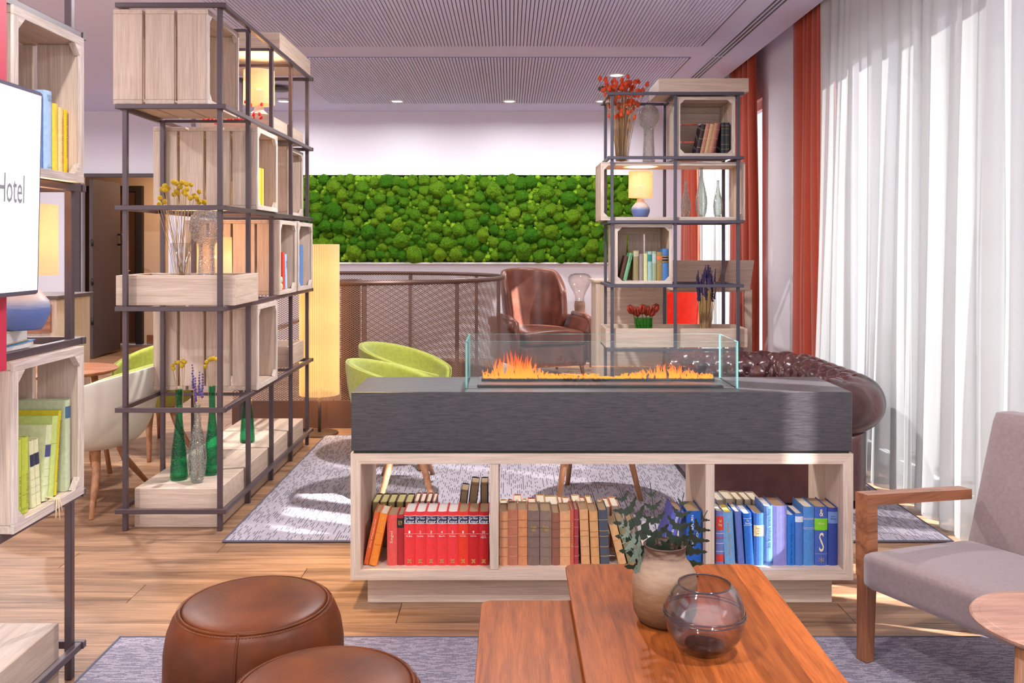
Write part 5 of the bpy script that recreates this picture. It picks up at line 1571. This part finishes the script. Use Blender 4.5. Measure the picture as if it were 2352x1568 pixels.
l1 = nm('ABSOLUTE', nm('SUBTRACT', nm('FRACT', nm('ADD', ua, vb)), 0.5)); l2 = nm('ABSOLUTE', nm('SUBTRACT', nm('FRACT', nm('SUBTRACT', ua, vb)), 0.5))
msk = nm('GREATER_THAN', nm('MAXIMUM', l1, l2), 0.33)
di = nd(nt, 'ShaderNodeBsdfPrincipled'); di.inputs['Base Color'].default_value = rgb(128, 98, 84); di.inputs['Roughness'].default_value = 0.45; di.inputs['Metallic'].default_value = 0.3
tr = nd(nt, 'ShaderNodeBsdfTransparent'); mx = nd(nt, 'ShaderNodeMixShader')
nt.links.new(msk, mx.inputs[0]); nt.links.new(tr.outputs[0], mx.inputs[1]); nt.links.new(di.outputs[0], mx.inputs[2]); nt.links.new(mx.outputs[0], out.inputs[0])
WIRE = m
N = 140
mb = MB()
mb.grid(lambda u, v: (*stad(u), 0.225 + 0.96 * v), N, 1)
o = mb.build('mesh_panel', WIRE, rl, smooth=True)
uv = o.data.uv_layers.new(name='UVMap')
for p in o.data.polygons:
    for li in p.loop_indices:
        vi = o.data.loops[li].vertex_index
        uv.data[li].uv = ((vi % (N + 1)) / N * Ls, 0.0 if vi <= N else 0.96)
BRZ = plain('bronze_metal', rgb(104, 76, 66), 0.4, 0.4)
MB().tube([(*stad(i / N), 1.195) for i in range(N + 1)], 0.021, 8).build('top_rail', BRZ, rl, smooth=True)
mb = MB()
for (r_, z_) in ():
    pass
def band(u, v):
    p = stad(u); q = stad(min(1, u + 1e-3)) - stad(max(0, u - 1e-3)); q.normalize(); nn = Vector((q.y, -q.x)) * -1
    o_ = (-0.02, 0.02, 0.02, -0.02, -0.02)[round(v * 4)]; z_ = (0, 0, 0.225, 0.225, 0)[round(v * 4)]
    return (p.x + nn.x * o_, p.y + nn.y * o_, z_)
MB().grid(band, N, 4).build('base_band', plain('brown_band', rgb(88, 60, 50), 0.5), rl)
for px, far in ((945, True), (1053, False), (1098, True), (1150, False), (838, False), (600, True), (700, False)):
    best = None
    for i in range(400):
        p = stad(i / 399); wx = p.x - 1.43; wy = p.y + 8.63
        sx = VX + wx * F / wy
        if (p.y > 0) == far:
            if best is None or abs(sx - px) < best[0]: best = (abs(sx - px), p)
    p = best[1]
    board(rl, 'post', p.x * 0.985, p.y * 0.985, 0.70, 0.035, 0.035, 0.95, BRZ, 0.004)
MB().lathe([(0.0, 0), (0.09, 0), (0.09, 1.14), (0.10, 1.15), (0.10, 1.19), (0.0, 1.19)], 24, (-0.05, -0.4, 0)).build('newel', BRZ, rl, smooth=True)
auto_smooth(rl.children[-1])
MB().tube([(-0.8, -0.9, 0.70), (-0.1, -0.95, 0.98)], 0.02, 8).build('stair_handrail', CHROME, rl, smooth=True)

# floor lamp ---------------------------------------------------------------
flp = thing('floor_lamp', 'tall floor lamp with a glowing yellow pleated cylinder shade', 'lamp', (-1.515, 7.03, 0))
MB().lathe([(0.0, 0), (0.148, 0), (0.15, 0.006), (0.146, 0.014), (0.02, 0.018), (0.0, 0.018)], 40).build('base', plain('bronze_base', rgb(92, 70, 56), 0.4, 0.4), flp, smooth=True)
auto_smooth(flp.children[0])
MB().tube([(0, 0, 0.015), (0, 0, 0.36)], 0.013, 12).build('pole', METAL, flp, smooth=True)
pl = 56
def pleat(u, v):
    a = 2 * PI * u; i = round(u * pl * 2)
    r = 0.158 if i % 2 == 0 else 0.148
    return (r * math.cos(a), r * math.sin(a), 0.315 + 1.20 * v)
MB().grid(pleat, pl * 2, 1, wrap=True).build('shade', SHADEF, flp)
MB().lathe([(0.0, 1.508), (0.147, 1.508)], 40).build('shade_top', SHADEF, flp)
for z in (0.6, 0.95, 1.3): point(flp, (0, 0, z), 5.0, (1.0, 0.66, 0.25), 0.04)
point(flp, (0, 0, 0.36), 5.0, (1.0, 0.60, 0.2), 0.03)

# screen and red panel -----------------------------------------------------
tv = thing('display_screen', 'white display screen reading Hotel at the left picture edge', 'screen', (-1.375, 2.06, 1.655), R90)
tv.rotation_euler = (0.022, 0, R90)
MB().box(-0.525, 0.525, 0.0, 0.05, -0.296, 0.296, 0.006).build('housing', plain('screen_housing', rgb(96, 92, 110), 0.35, 0.3), tv)
MB().box(-0.512, 0.512, -0.0015, 0.0, -0.283, 0.283).build('screen', plain('screen_glow', rgb(240, 240, 242), 0.15, emit=((1, 1, 1, 1), 0.4)), tv)
lettering(tv, 'Hotel', 2.425 - 2.06, -0.0035, 0.005, 0.128, 0.080, plain('screen_print', rgb(110, 114, 116), 0.4, emit=((0.2, 0.2, 0.21, 1), 0.4)))
MB().box(-0.05, 0.05, 0.05, 0.062, -0.1, 0.1).build('bracket', BLACK, tv)
tag(MB().box(-1.468, -1.447, 1.45, 2.536, 1.142, 2.75, 0.003).build('crimson_board', plain('red_lacquer', rgb(206, 44, 76), 0.45)), 'crimson red upright board behind the display screen', 'panel')
# ================================================================== lamps, vases, flowers
def glaze(name, low, up, z0, z1):
    m, nt, b = newmat(name)
    tc = nd(nt, 'ShaderNodeTexCoord'); sp = nd(nt, 'ShaderNodeSeparateXYZ'); nt.links.new(tc.outputs['Object'], sp.inputs[0])
    no = nd(nt, 'ShaderNodeTexNoise'); no.inputs['Scale'].default_value = 14
    mpn = nd(nt, 'ShaderNodeMapping'); mpn.inputs['Scale'].default_value = (1, 1, 12); nt.links.new(tc.outputs['Object'], mpn.inputs[0]); nt.links.new(mpn.outputs[0], no.inputs['Vector'])
    ad = nd(nt, 'ShaderNodeMath', operation='MULTIPLY_ADD'); ad.inputs[1].default_value = 0.02; nt.links.new(no.outputs['Fac'], ad.inputs[0]); nt.links.new(sp.outputs[2], ad.inputs[2])
    mr = nd(nt, 'ShaderNodeMapRange'); mr.inputs['From Min'].default_value = z0; mr.inputs['From Max'].default_value = z1
    nt.links.new(ad.outputs[0], mr.inputs[0])
    mx = nd(nt, 'ShaderNodeMix', data_type='RGBA'); mx.inputs[6].default_value = low; mx.inputs[7].default_value = up
    nt.links.new(mr.outputs[0], mx.inputs[0]); nt.links.new(mx.outputs[2], b.inputs['Base Color'])
    bu = nd(nt, 'ShaderNodeBump'); bu.inputs['Strength'].default_value = 0.15; bu.inputs['Distance'].default_value = 0.003; nt.links.new(no.outputs['Fac'], bu.inputs['Height']); nt.links.new(bu.outputs[0], b.inputs['Normal'])
    b.inputs['Roughness'].default_value = 0.45
    return m
BLUEG = glaze('blue_dipped_glaze', rgb(96, 118, 172), rgb(206, 198, 196), 0.075, 0.11)
def table_lamp(label, loc, rz=0.0, power=17.0):
    t = thing('table_lamp', label, 'lamp', loc, rz, 'table lamps on the shelves')
    MB().lathe([(0.0, 0), (0.052, 0), (0.058, 0.006), (0.076, 0.045), (0.080, 0.068), (0.074, 0.092), (0.052, 0.120), (0.034, 0.136), (0.031, 0.150), (0.030, 0.164), (0.0, 0.166)], 36).build('base', BLUEG, t, smooth=True)
    MB().tube([(0, 0, 0.164), (0, 0, 0.215)], 0.009, 10).build('socket', CHROME, t, smooth=True)
    sh = [(0.102, 0.174), (0.100, 0.400), (0.098, 0.400), (0.100, 0.174), (0.102, 0.174)]
    MB().lathe(sh, 40).build('shade', SHADE, t, smooth=False)
    auto_smooth(t.children[-1])
    MB().sphere((0, 0, 0.255), 0.028, 12, 10).build('bulb', plain('bulb_glow', (1, 1, 1, 1), 0.5, emit=((1, 0.7, 0.4, 1), 2.0)), t, smooth=True)
    point(t, (0, 0, 0.30), power, (1.0, 0.63, 0.30), 0.03)
    return t
table_lamp('table lamp with a blue dipped base on books at the left picture edge', (-1.555, 2.815, LAMPB_Z))
table_lamp('table lamp glowing inside the middle of the tall left shelf', (-1.80, 5.38, ON(1) + 0.501))
table_lamp('table lamp glowing on the upper level of the tall left shelf', (-1.665, 5.86, ON(4) + 0.021))
table_lamp('table lamp with a blue grey base in the wide crate of the right shelf', (1.125, 7.52, ON(3) + T_ + 0.001))

def vessel(name, label, cat, loc, outer, th, mat, seg=36, group=None, foot=0.012):
    """open vessel from its outer profile (r, z) bottom to rim"""
    inner = [(max(0.0, r - th), max(z, foot)) for r, z in outer if z > foot * 0.5]
    prof_ = [(0.0, outer[0][1])] + outer + [(outer[-1][0] - th * 0.5, outer[-1][1] + th * 0.4)] + inner[::-1] + [(0.0, foot)]
    o = MB().lathe(prof_, seg).build(name, mat, None, loc, smooth=True, fix=True)
    return tag(o, label, cat, group)
BP = 0.209
def bottle(label, x, y, mat, h=0.495, r=0.048, z=BP, name='glass_bottle', group='glass bottles on the shelves'):
    o_ = [(r * 0.94, 0.0), (r, 0.012), (r * 0.97, 0.05), (r * 0.82, 0.16 * h / 0.495), (r * 0.55, 0.26 * h / 0.495), (r * 0.40, 0.33 * h / 0.495), (r * 0.36, 0.42 * h / 0.495), (r * 0.38, h - 0.004), (r * 0.42, h)]
    return vessel(name, label, 'bottle', (x, y, z), o_, 0.005, mat, 28, group)
def ovalbottle(label, x, y, z, mat, h, r, group='glass bottles on the shelves'):
    o_ = [(r * 0.55, 0.0), (r * 0.62, 0.01), (r * 0.85, 0.12 * h), (r, 0.30 * h), (r * 0.93, 0.42 * h), (r * 0.68, 0.58 * h), (r * 0.40, 0.74 * h), (r * 0.28, 0.86 * h), (r * 0.26, 0.95 * h), (r * 0.34, h)]
    return vessel('glass_bottle', label, 'bottle', (x, y, z), o_, 0.005, mat, 28, group)
bottle('tall green glass bottle with yellow flowers, left of the clear bottle', -1.829, 4.875, GREENG)
bottle('tall green glass bottle with yellow flowers, behind the shelf post', -1.684, 4.99, GREENG)
ovalbottle('clear greenish oval bottle holding lavender on the left plinth', -1.704, 4.81, BP, BUBBLEG, 0.424, 0.051)
bottle('green glass bottle alone in the middle of the left plinth', -1.725, 5.80, GREENG)

# dried flowers
YEL = plain('craspedia_yellow', rgb(232, 190, 36), 0.9, bump=0.8, bscale=300)
LAV = plain('lavender_purple', rgb(104, 84, 140), 0.95, bump=0.8, bscale=200, var=0.3)
LAVD = plain('dark_lavender', rgb(66, 52, 92), 0.95, bump=0.8, bscale=200, var=0.3)
REDFL = plain('red_dried_flower', rgb(236, 84, 40), 0.8, bump=0.5, bscale=150, var=0.2)
BERRY = plain('red_berry', rgb(214, 38, 30), 0.6, var=0.15)
def curve(p0, p1, bend, n=5):
    p0, p1 = Vector(p0), Vector(p1); b_ = Vector(bend)
    return [p0.lerp(p1, i / n) + b_ * math.sin(PI * i / n) for i in range(n + 1)]
ball = MB().sphere((0, 0, 0), 1.0, 12, 8).mesh('flower_head', YEL, True)
def craspedia(label, base, heads, rr=0.0135, z0=0.0):
    t = thing('craspedia_bunch', label, 'flowers', base, 0, 'dried yellow ball flowers')
    rnd = random.Random(len(heads))
    for (x, y, z) in heads:
        a = rnd.uniform(0, 6.28)
        MB().tube(curve((0.018 * math.cos(a), 0.018 * math.sin(a), z0), (x, y, z), (x * -0.12, y * -0.12, 0)), 0.0013, 5).build('stem', STEM, t, smooth=True)
        s = rr * rnd.uniform(0.9, 1.15)
        link('flower_head', ball, t, (x, y, z + s * 0.7), (0, 0, 0), (s, s, s))
    return t
vessel('glass_vase', 'clear glass cylinder vase of yellow ball flowers in the left tray', 'vase', (-1.815, 4.86, ON(2) + 0.021), [(0.05, 0), (0.052, 0.004), (0.051, 0.31)], 0.0045, CLEAR, 32, foot=0.02)
rnd = random.Random(3)
hd = []
for i in range(30):
    u = -1 + 2 * i / 29 + rnd.uniform(-0.05, 0.05)
    hd.append((u * 0.125, rnd.uniform(-0.07, 0.07), 0.615 - 0.11 * abs(u) ** 2.2 - rnd.choice((0, 0, 0.025, 0.05))))
craspedia('dried yellow craspedia bunch fanning out of the vase on the left shelf', (-1.815, 4.86, ON(2) + 0.042), hd)
craspedia('yellow ball flowers in the left green bottle', (-1.829, 4.875, BP + 0.30), [(-0.035, 0, 0.32), (-0.02, 0.01, 0.335), (0.0, -0.01, 0.34), (0.018, 0.01, 0.343), (0.032, 0, 0.34), (-0.028, -0.01, 0.305), (0.02, -0.01, 0.32)], 0.012)
craspedia('yellow ball flowers in the green bottle behind the post', (-1.684, 4.99, BP + 0.30), [(-0.03, 0, 0.325), (-0.012, 0.01, 0.34), (0.006, 0, 0.345), (0.024, 0, 0.34), (-0.036, -0.01, 0.30)], 0.012)

def spike(mb, p0, p1, r0, rnd, n=9):
    p0, p1 = Vector(p0), Vector(p1)
    for i in range(n):
        q = p0.lerp(p1, i / (n - 1)); s = r0 * (1.05 - 0.55 * i / n)
        mb.sphere((q.x + rnd.uniform(-1, 1) * s * 0.3, q.y + rnd.uniform(-1, 1) * s * 0.3, q.z), s, 7, 5, (1, 1, 1.1))
def lavender(label, base, stems, mat, r=0.007, spl=0.085):
    t = thing('lavender_bunch', label, 'flowers', base, 0, 'dried lavender')
    rnd = random.Random(len(stems) + 5)
    for (x0, y0, x, y, z) in stems:
        MB().tube(curve((x0, y0, 0.0), (x, y, z), (0, 0, 0), 3), 0.0016 if len(stems) < 10 else 0.0034, 5).build('stem', STEM, t, smooth=True)
        d = Vector((x - x0, y - y0, z)).normalized()
        mb = MB(); spike(mb, (x, y, z), (x + d.x * spl, y + d.y * spl, z + d.z * spl), r, rnd)
        mb.build('flower_spike', mat, t, smooth=True)
    return t
lavender('pale lavender sprigs in the clear bottle on the left plinth', (-1.704, 4.81, BP + 0.02), [(0, 0, -0.022, 0, 0.50), (0, 0.005, 0.008, 0.005, 0.46), (0.004, 0, 0.025, 0, 0.45), (-0.003, 0, -0.008, -0.005, 0.43)], LAV, 0.0085, 0.12)
rnd = random.Random(9)
st_ = []
for i in range(80):
    a = rnd.uniform(0, 6.28); q = math.sqrt(rnd.random())
    st_.append((0.035 * q * math.cos(a), 0.035 * q * math.sin(a), 0.074 * q * math.cos(a) + 0.008, 0.055 * q * math.sin(a), rnd.uniform(0.34, 0.55)))
LX = P(1619, 760, 7.55).x
lavender('big dark lavender bundle standing on the right shelf', (LX, 7.55, ON(1) + 0.033), st_, LAVD, 0.009, 0.10)
vessel('glass_vase', 'slim clear glass vase around the lavender bundle', 'vase', (LX, 7.55, ON(1) + 0.021), [(0.048, 0), (0.05, 0.004), (0.05, 0.26)], 0.004, CLEAR, 28, foot=0.01)

# bubble glass columns with a round head
def bubble_head(label, x, y, z, mat=BUBBLE):
    o_ = [(0.052, 0), (0.054, 0.006), (0.051, 0.08), (0.045, 0.2), (0.043, 0.27), (0.047, 0.305), (0.075, 0.335), (0.090, 0.38), (0.092, 0.42), (0.080, 0.465), (0.055, 0.492), (0.025, 0.503), (0.0, 0.505)]
    i_ = [(max(0, r - 0.005), zz - (0.005 if zz > 0.4 else 0)) for r, zz in o_ if zz > 0.01]
    o = MB().lathe([(0, 0)] + o_ + i_[::-1] + [(0.047, 0.012), (0, 0.012)], 40).build('bubble_glass_object', mat, None, (x, y, z), smooth=True, fix=True)
    return tag(o, label, 'glass ornament', 'bubble glass columns with round heads')
bubble_head('bubbled glass column with a round head in the left tray', -1.685, 4.90, ON(2) + 0.021)
bubble_head('bubbled glass column with a round head on the right shelf', P(1490, 300, 7.52).x, 7.52, ON(3) + 0.487)
for (px, h_, r_, lab) in ((1575, 0.315, 0.043, 'left of three pale green bubbled bottles on the right shelf'), (1611, 0.43, 0.051, 'tallest pale green bubbled bottle, in the middle of the three'), (1649, 0.32, 0.041, 'right of three pale green bubbled bottles on the right shelf')):
    ovalbottle(lab, P(px, 500, 7.52).x, 7.52, ON(3) + T_ + 0.001, BUBBLEG, h_, r_)
# red dried flowers in the tall vase
VXr = P(1428, 300, 7.52).x
zv = ON(3) + 0.487
vessel('glass_vase', 'clear glass cylinder vase of red dried flowers on the right shelf', 'vase', (VXr, 7.52, zv), [(0.06, 0), (0.062, 0.004), (0.061, 0.30)], 0.0045, CLEAR, 32, foot=0.02)
t = thing('red_dried_flowers', 'bunch of red dried flowers high on the right shelf', 'flowers', (VXr, 7.52, zv + 0.022), 0)
rnd = random.Random(15)
hm = MB()
for i in range(8):
    a = i * PI / 4
    hm.tube([(0, 0, 0), (0.35 * math.cos(a), 0.35 * math.sin(a), 0.5), (0.30 * math.cos(a), 0.30 * math.sin(a), 1.1), (0.06 * math.cos(a), 0.06 * math.sin(a), 1.6)], [0.12, 0.34, 0.26, 0.05], 6)
head = hm.mesh('flower_head', REDFL, True)
sm = MB()
for i in range(120):
    a = rnd.uniform(0, 6.28); q = math.sqrt(rnd.random())
    zz = rnd.uniform(0.33, 0.66) if i < 90 else rnd.uniform(0.55, 0.70)
    sp_ = 0.21 * (zz / 0.66)
    x, y = sp_ * q * math.cos(a) + 0.01, 0.13 * q * math.sin(a)
    s = rnd.uniform(0.022, 0.031)
    link('flower_head', head, t, (x, y, zz), (rnd.uniform(-0.5, 0.5), rnd.uniform(-0.5, 0.5) + x * 1.5, rnd.uniform(0, 6)), (s * 0.9, s * 0.9, s))
    sm.tube(curve((0.05 * q * math.cos(a), 0.05 * q * math.sin(a), 0.0), (x, y, zz), (-x * 0.12, 0, 0), 4), 0.0016, 4)
tag(sm.build('stems', STEM, t, smooth=True), kind='stuff')
# tulips in the green cube
GX = P(1477, 750, 7.5).x
gz = ON(1) + 0.021
o = MB().box(-0.072, 0.072, -0.05, 0.05, 0, 0.012, 0.003)
for (a, b_, c, d) in ((-0.072, 0.072, -0.05, -0.044), (-0.072, 0.072, 0.044, 0.05), (-0.072, -0.066, -0.044, 0.044), (0.066, 0.072, -0.044, 0.044)):
    o.box(a, b_, c, d, 0.012, 0.215)
tag(o.build('glass_cube_vase', LEMON, None, (GX, 7.5, gz)), 'low green glass cube vase of red tulips on the right shelf', 'vase')
t = thing('dried_tulips', 'six dark red dried tulips in the green cube vase', 'flowers', (GX, 7.5, gz + 0.013), 0)
TUL = plain('dried_tulip_red', rgb(160, 52, 26), 0.7, bump=0.4, bscale=120, var=0.25)
for i, (x, y, z, tx) in enumerate(((-0.085, 0, 0.24, -0.5), (-0.045, 0.01, 0.215, -0.15), (-0.01, -0.01, 0.24, 0.1), (0.03, 0.012, 0.225, 0.1), (0.06, -0.01, 0.22, 0.35), (0.085, 0.01, 0.25, 0.5))):
    MB().tube(curve((x * 0.3, y * 0.3, 0.0), (x, y, z), (0.01, 0, 0)), 0.0028, 6).build('stem', GREENSTEM, t, smooth=True)
    hm = MB()
    for k in range(5):
        a = k * 2 * PI / 5
        c, s = math.cos(a), math.sin(a)
        hm.tube([(0, 0, 0), (0.020 * c, 0.020 * s, 0.022), (0.024 * c, 0.024 * s, 0.05), (0.012 * c, 0.012 * s, 0.085)], [0.006, 0.013, 0.013, 0.002], 7)
    hm.build('flower_head', TUL, t, (x, y, z - 0.004), (0, tx, 0), smooth=True)
# red berries along the upper left tray
t = thing('berry_branch', 'branch of red physalis berries lying under the upper left lamp', 'berries', (-1.78, 5.60, ON(4) + 0.07))
bm_ = MB().lathe([(0.0, -1.0), (0.5, -0.7), (0.85, 0.0), (0.55, 0.75), (0.12, 1.3), (0.0, 1.45)], 10).mesh('berry', BERRY, True)
rnd = random.Random(31)
tw = MB().tube(curve((-0.12, 0.0, -0.03), (0.24, 0.0, 0.02), (0, 0, 0.03), 8), 0.003, 6)
tw.build('twig', STEM, t, smooth=True)
for i in range(22):
    x = -0.14 + 0.36 * i / 21 + rnd.uniform(-0.01, 0.01)
    link('berry', bm_, t, (x, rnd.uniform(-0.03, 0.03), (rnd.uniform(-0.035, 0.0) if x < 0.1 else rnd.uniform(-0.03, 0.10))), (rnd.uniform(-1, 1), rnd.uniform(-1, 1), 0), (0.013, 0.013, 0.015))

# coffee table pieces --------------------------------------------------------
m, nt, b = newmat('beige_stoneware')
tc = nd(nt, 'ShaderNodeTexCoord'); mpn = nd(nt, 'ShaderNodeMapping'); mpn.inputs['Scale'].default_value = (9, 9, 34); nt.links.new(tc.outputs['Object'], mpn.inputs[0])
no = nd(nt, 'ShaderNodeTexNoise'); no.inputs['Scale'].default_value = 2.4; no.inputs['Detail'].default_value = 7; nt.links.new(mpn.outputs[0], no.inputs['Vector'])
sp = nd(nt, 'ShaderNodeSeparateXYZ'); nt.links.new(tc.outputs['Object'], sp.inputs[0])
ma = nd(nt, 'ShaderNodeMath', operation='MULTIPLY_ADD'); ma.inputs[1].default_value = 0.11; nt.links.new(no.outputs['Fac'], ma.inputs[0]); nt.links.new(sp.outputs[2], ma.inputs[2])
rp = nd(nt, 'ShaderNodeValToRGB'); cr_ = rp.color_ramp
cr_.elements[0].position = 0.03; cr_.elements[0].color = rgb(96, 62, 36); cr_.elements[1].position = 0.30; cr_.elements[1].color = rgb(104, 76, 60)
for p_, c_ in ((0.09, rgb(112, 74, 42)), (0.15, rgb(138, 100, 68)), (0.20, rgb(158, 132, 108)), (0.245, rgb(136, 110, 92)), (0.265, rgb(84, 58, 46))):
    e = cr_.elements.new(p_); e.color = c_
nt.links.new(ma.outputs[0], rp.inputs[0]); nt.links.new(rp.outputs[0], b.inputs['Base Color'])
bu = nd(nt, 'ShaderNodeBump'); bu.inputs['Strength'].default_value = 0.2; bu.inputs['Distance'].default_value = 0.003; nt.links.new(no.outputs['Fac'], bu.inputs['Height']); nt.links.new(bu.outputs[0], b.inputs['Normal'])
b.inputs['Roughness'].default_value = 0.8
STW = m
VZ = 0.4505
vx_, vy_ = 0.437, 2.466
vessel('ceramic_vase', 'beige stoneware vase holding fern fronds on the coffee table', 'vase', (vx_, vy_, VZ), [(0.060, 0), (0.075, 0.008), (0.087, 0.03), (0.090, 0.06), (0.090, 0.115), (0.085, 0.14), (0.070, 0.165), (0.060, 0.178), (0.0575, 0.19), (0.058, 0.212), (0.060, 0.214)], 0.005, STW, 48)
FERN = plain('fern_green', rgb(30, 42, 24), 0.55, var=0.35, bscale=120)
FERNL = plain('fern_pale_underside', rgb(104, 116, 100), 0.6, var=0.2, bscale=120)
t = thing('fern_fronds', 'dark green leatherleaf fern fronds in the stoneware vase', 'plant', (vx_, vy_, VZ + 0.15))
def frond(tip, width, mat, rnd, side):
    mb = MB()
    base = Vector((tip[0] * 0.08, tip[1] * 0.08, -0.10)); tip = Vector(tip)
    pts_ = curve(base, tip, (0, 0, 0.015), 16)
    mb.tube(pts_, 0.0012, 5)
    for i in range(4, 17, 2):
        q = i / 16; p = pts_[i]; d = (pts_[i] - pts_[i - 1]).normalized()
        sd = side.normalized(); L_ = width * (1 - ((q - 0.35) / 0.66) ** 2 if q > 0.35 else 1) * (0.95 if q < 0.95 else 0.4)
        if L_ < 0.004: continue
        for s in (-1, 1):
            dr = (sd * s + d * 0.75).normalized(); up = d.cross(sd).normalized()
            n_ = 6
            prev = None
            for k in range(n_ + 1):
                f = k / n_
                c = p + dr * L_ * f + up * (-0.10 * L_ * f * f)
                hw = L_ * 0.30 * (1 - f) ** 0.7 * (1.0 if k % 2 else 0.45) + 0.0004
                pr = dr.cross(up).normalized()
                a, b_ = c + pr * hw + dr * (0.02 * L_), c - pr * hw + dr * (0.02 * L_)
                if prev:
                    n0 = len(mb.v); mb.v += [tuple(prev[0]), tuple(prev[2]), tuple(c), tuple(a), tuple(prev[1]), tuple(b_)]
                    mb.f += [(n0, n0 + 1, n0 + 2, n0 + 3), (n0 + 1, n0 + 4, n0 + 5, n0 + 2)]; mb.mi += [0, 0]
                prev = (a, b_, c)
    return mb.build('frond', mat, t)
rnd = random.Random(2)
for (tip, w_, mt, sd) in (((-0.125, 0.03, 0.215), 0.080, FERN, Vector((0.8, 0.1, 0.5))), ((-0.035, 0.04, 0.225), 0.055, FERN, Vector((1, 0.2, 0.15))), ((0.06, 0.03, 0.20), 0.06, FERN, Vector((0.9, 0, -0.3))),
                         ((0.115, -0.02, 0.165), 0.062, FERN, Vector((0.6, 0.2, -0.7))), ((-0.135, -0.02, 0.15), 0.055, FERNL, Vector((0.3, 0.5, 0.8))), ((-0.13, -0.03, 0.10), 0.036, FERNL, Vector((0.2, 0.3, 0.9))), ((0.09, 0.0, 0.10), 0.036, FERN, Vector((0.4, 0.4, -0.7)))):
    frond(tip, w_, mt, rnd, sd)
# smoky glass bowl
gb = thing('glass_bowl', 'round smoky glass bowl in front of the ceramic vase', 'bowl', (0.508, 2.285, VZ))
R_ = 0.104; cz_ = 0.094
o_ = []
a = -PI / 2 + 0.42
while a < 0.89:
    o_.append((R_ * math.cos(a), cz_ + R_ * math.sin(a))); a += 0.1
i_ = [(r * (1 - 0.004 / R_), max(z, 0.016)) for r, z in o_]
MB().lathe([(0.0, 0.0), (0.036, 0.0)] + o_ + [(o_[-1][0] - 0.001, o_[-1][1] + 0.002), (i_[-1][0] - 0.001, i_[-1][1] + 0.001)] + i_[::-1] + [(0.0, 0.016)], 64).build('bowl', SMOKE, gb, smooth=True, fix=True)
MB().lathe([(0.0, 0.0165), (0.052, 0.0165), (0.050, 0.021), (0.03, 0.026), (0.0, 0.028)], 40).build('thick_base', glass('dark_smoky_glass', (0.35, 0.30, 0.33, 1), 0.02, k=1.2), gb, smooth=True)
RINGM = plain('smoky_ridge', rgb(52, 44, 50), 0.15, spec=0.8)
for z, r_ in ((0.105, 0.1045), (0.097, 0.1052)):
    MB().tube([(r_ * math.cos(2 * PI * i / 64), r_ * math.sin(2 * PI * i / 64), z) for i in range(65)], 0.0016, 6).build('ridge', RINGM, gb, smooth=True)
rr_ = o_[-1][0] - 0.002
MB().tube([(rr_ * math.cos(2 * PI * i / 64), rr_ * math.sin(2 * PI * i / 64), o_[-1][1] + 0.001) for i in range(65)], 0.0022, 6).build('rim', RINGM, gb, smooth=True)
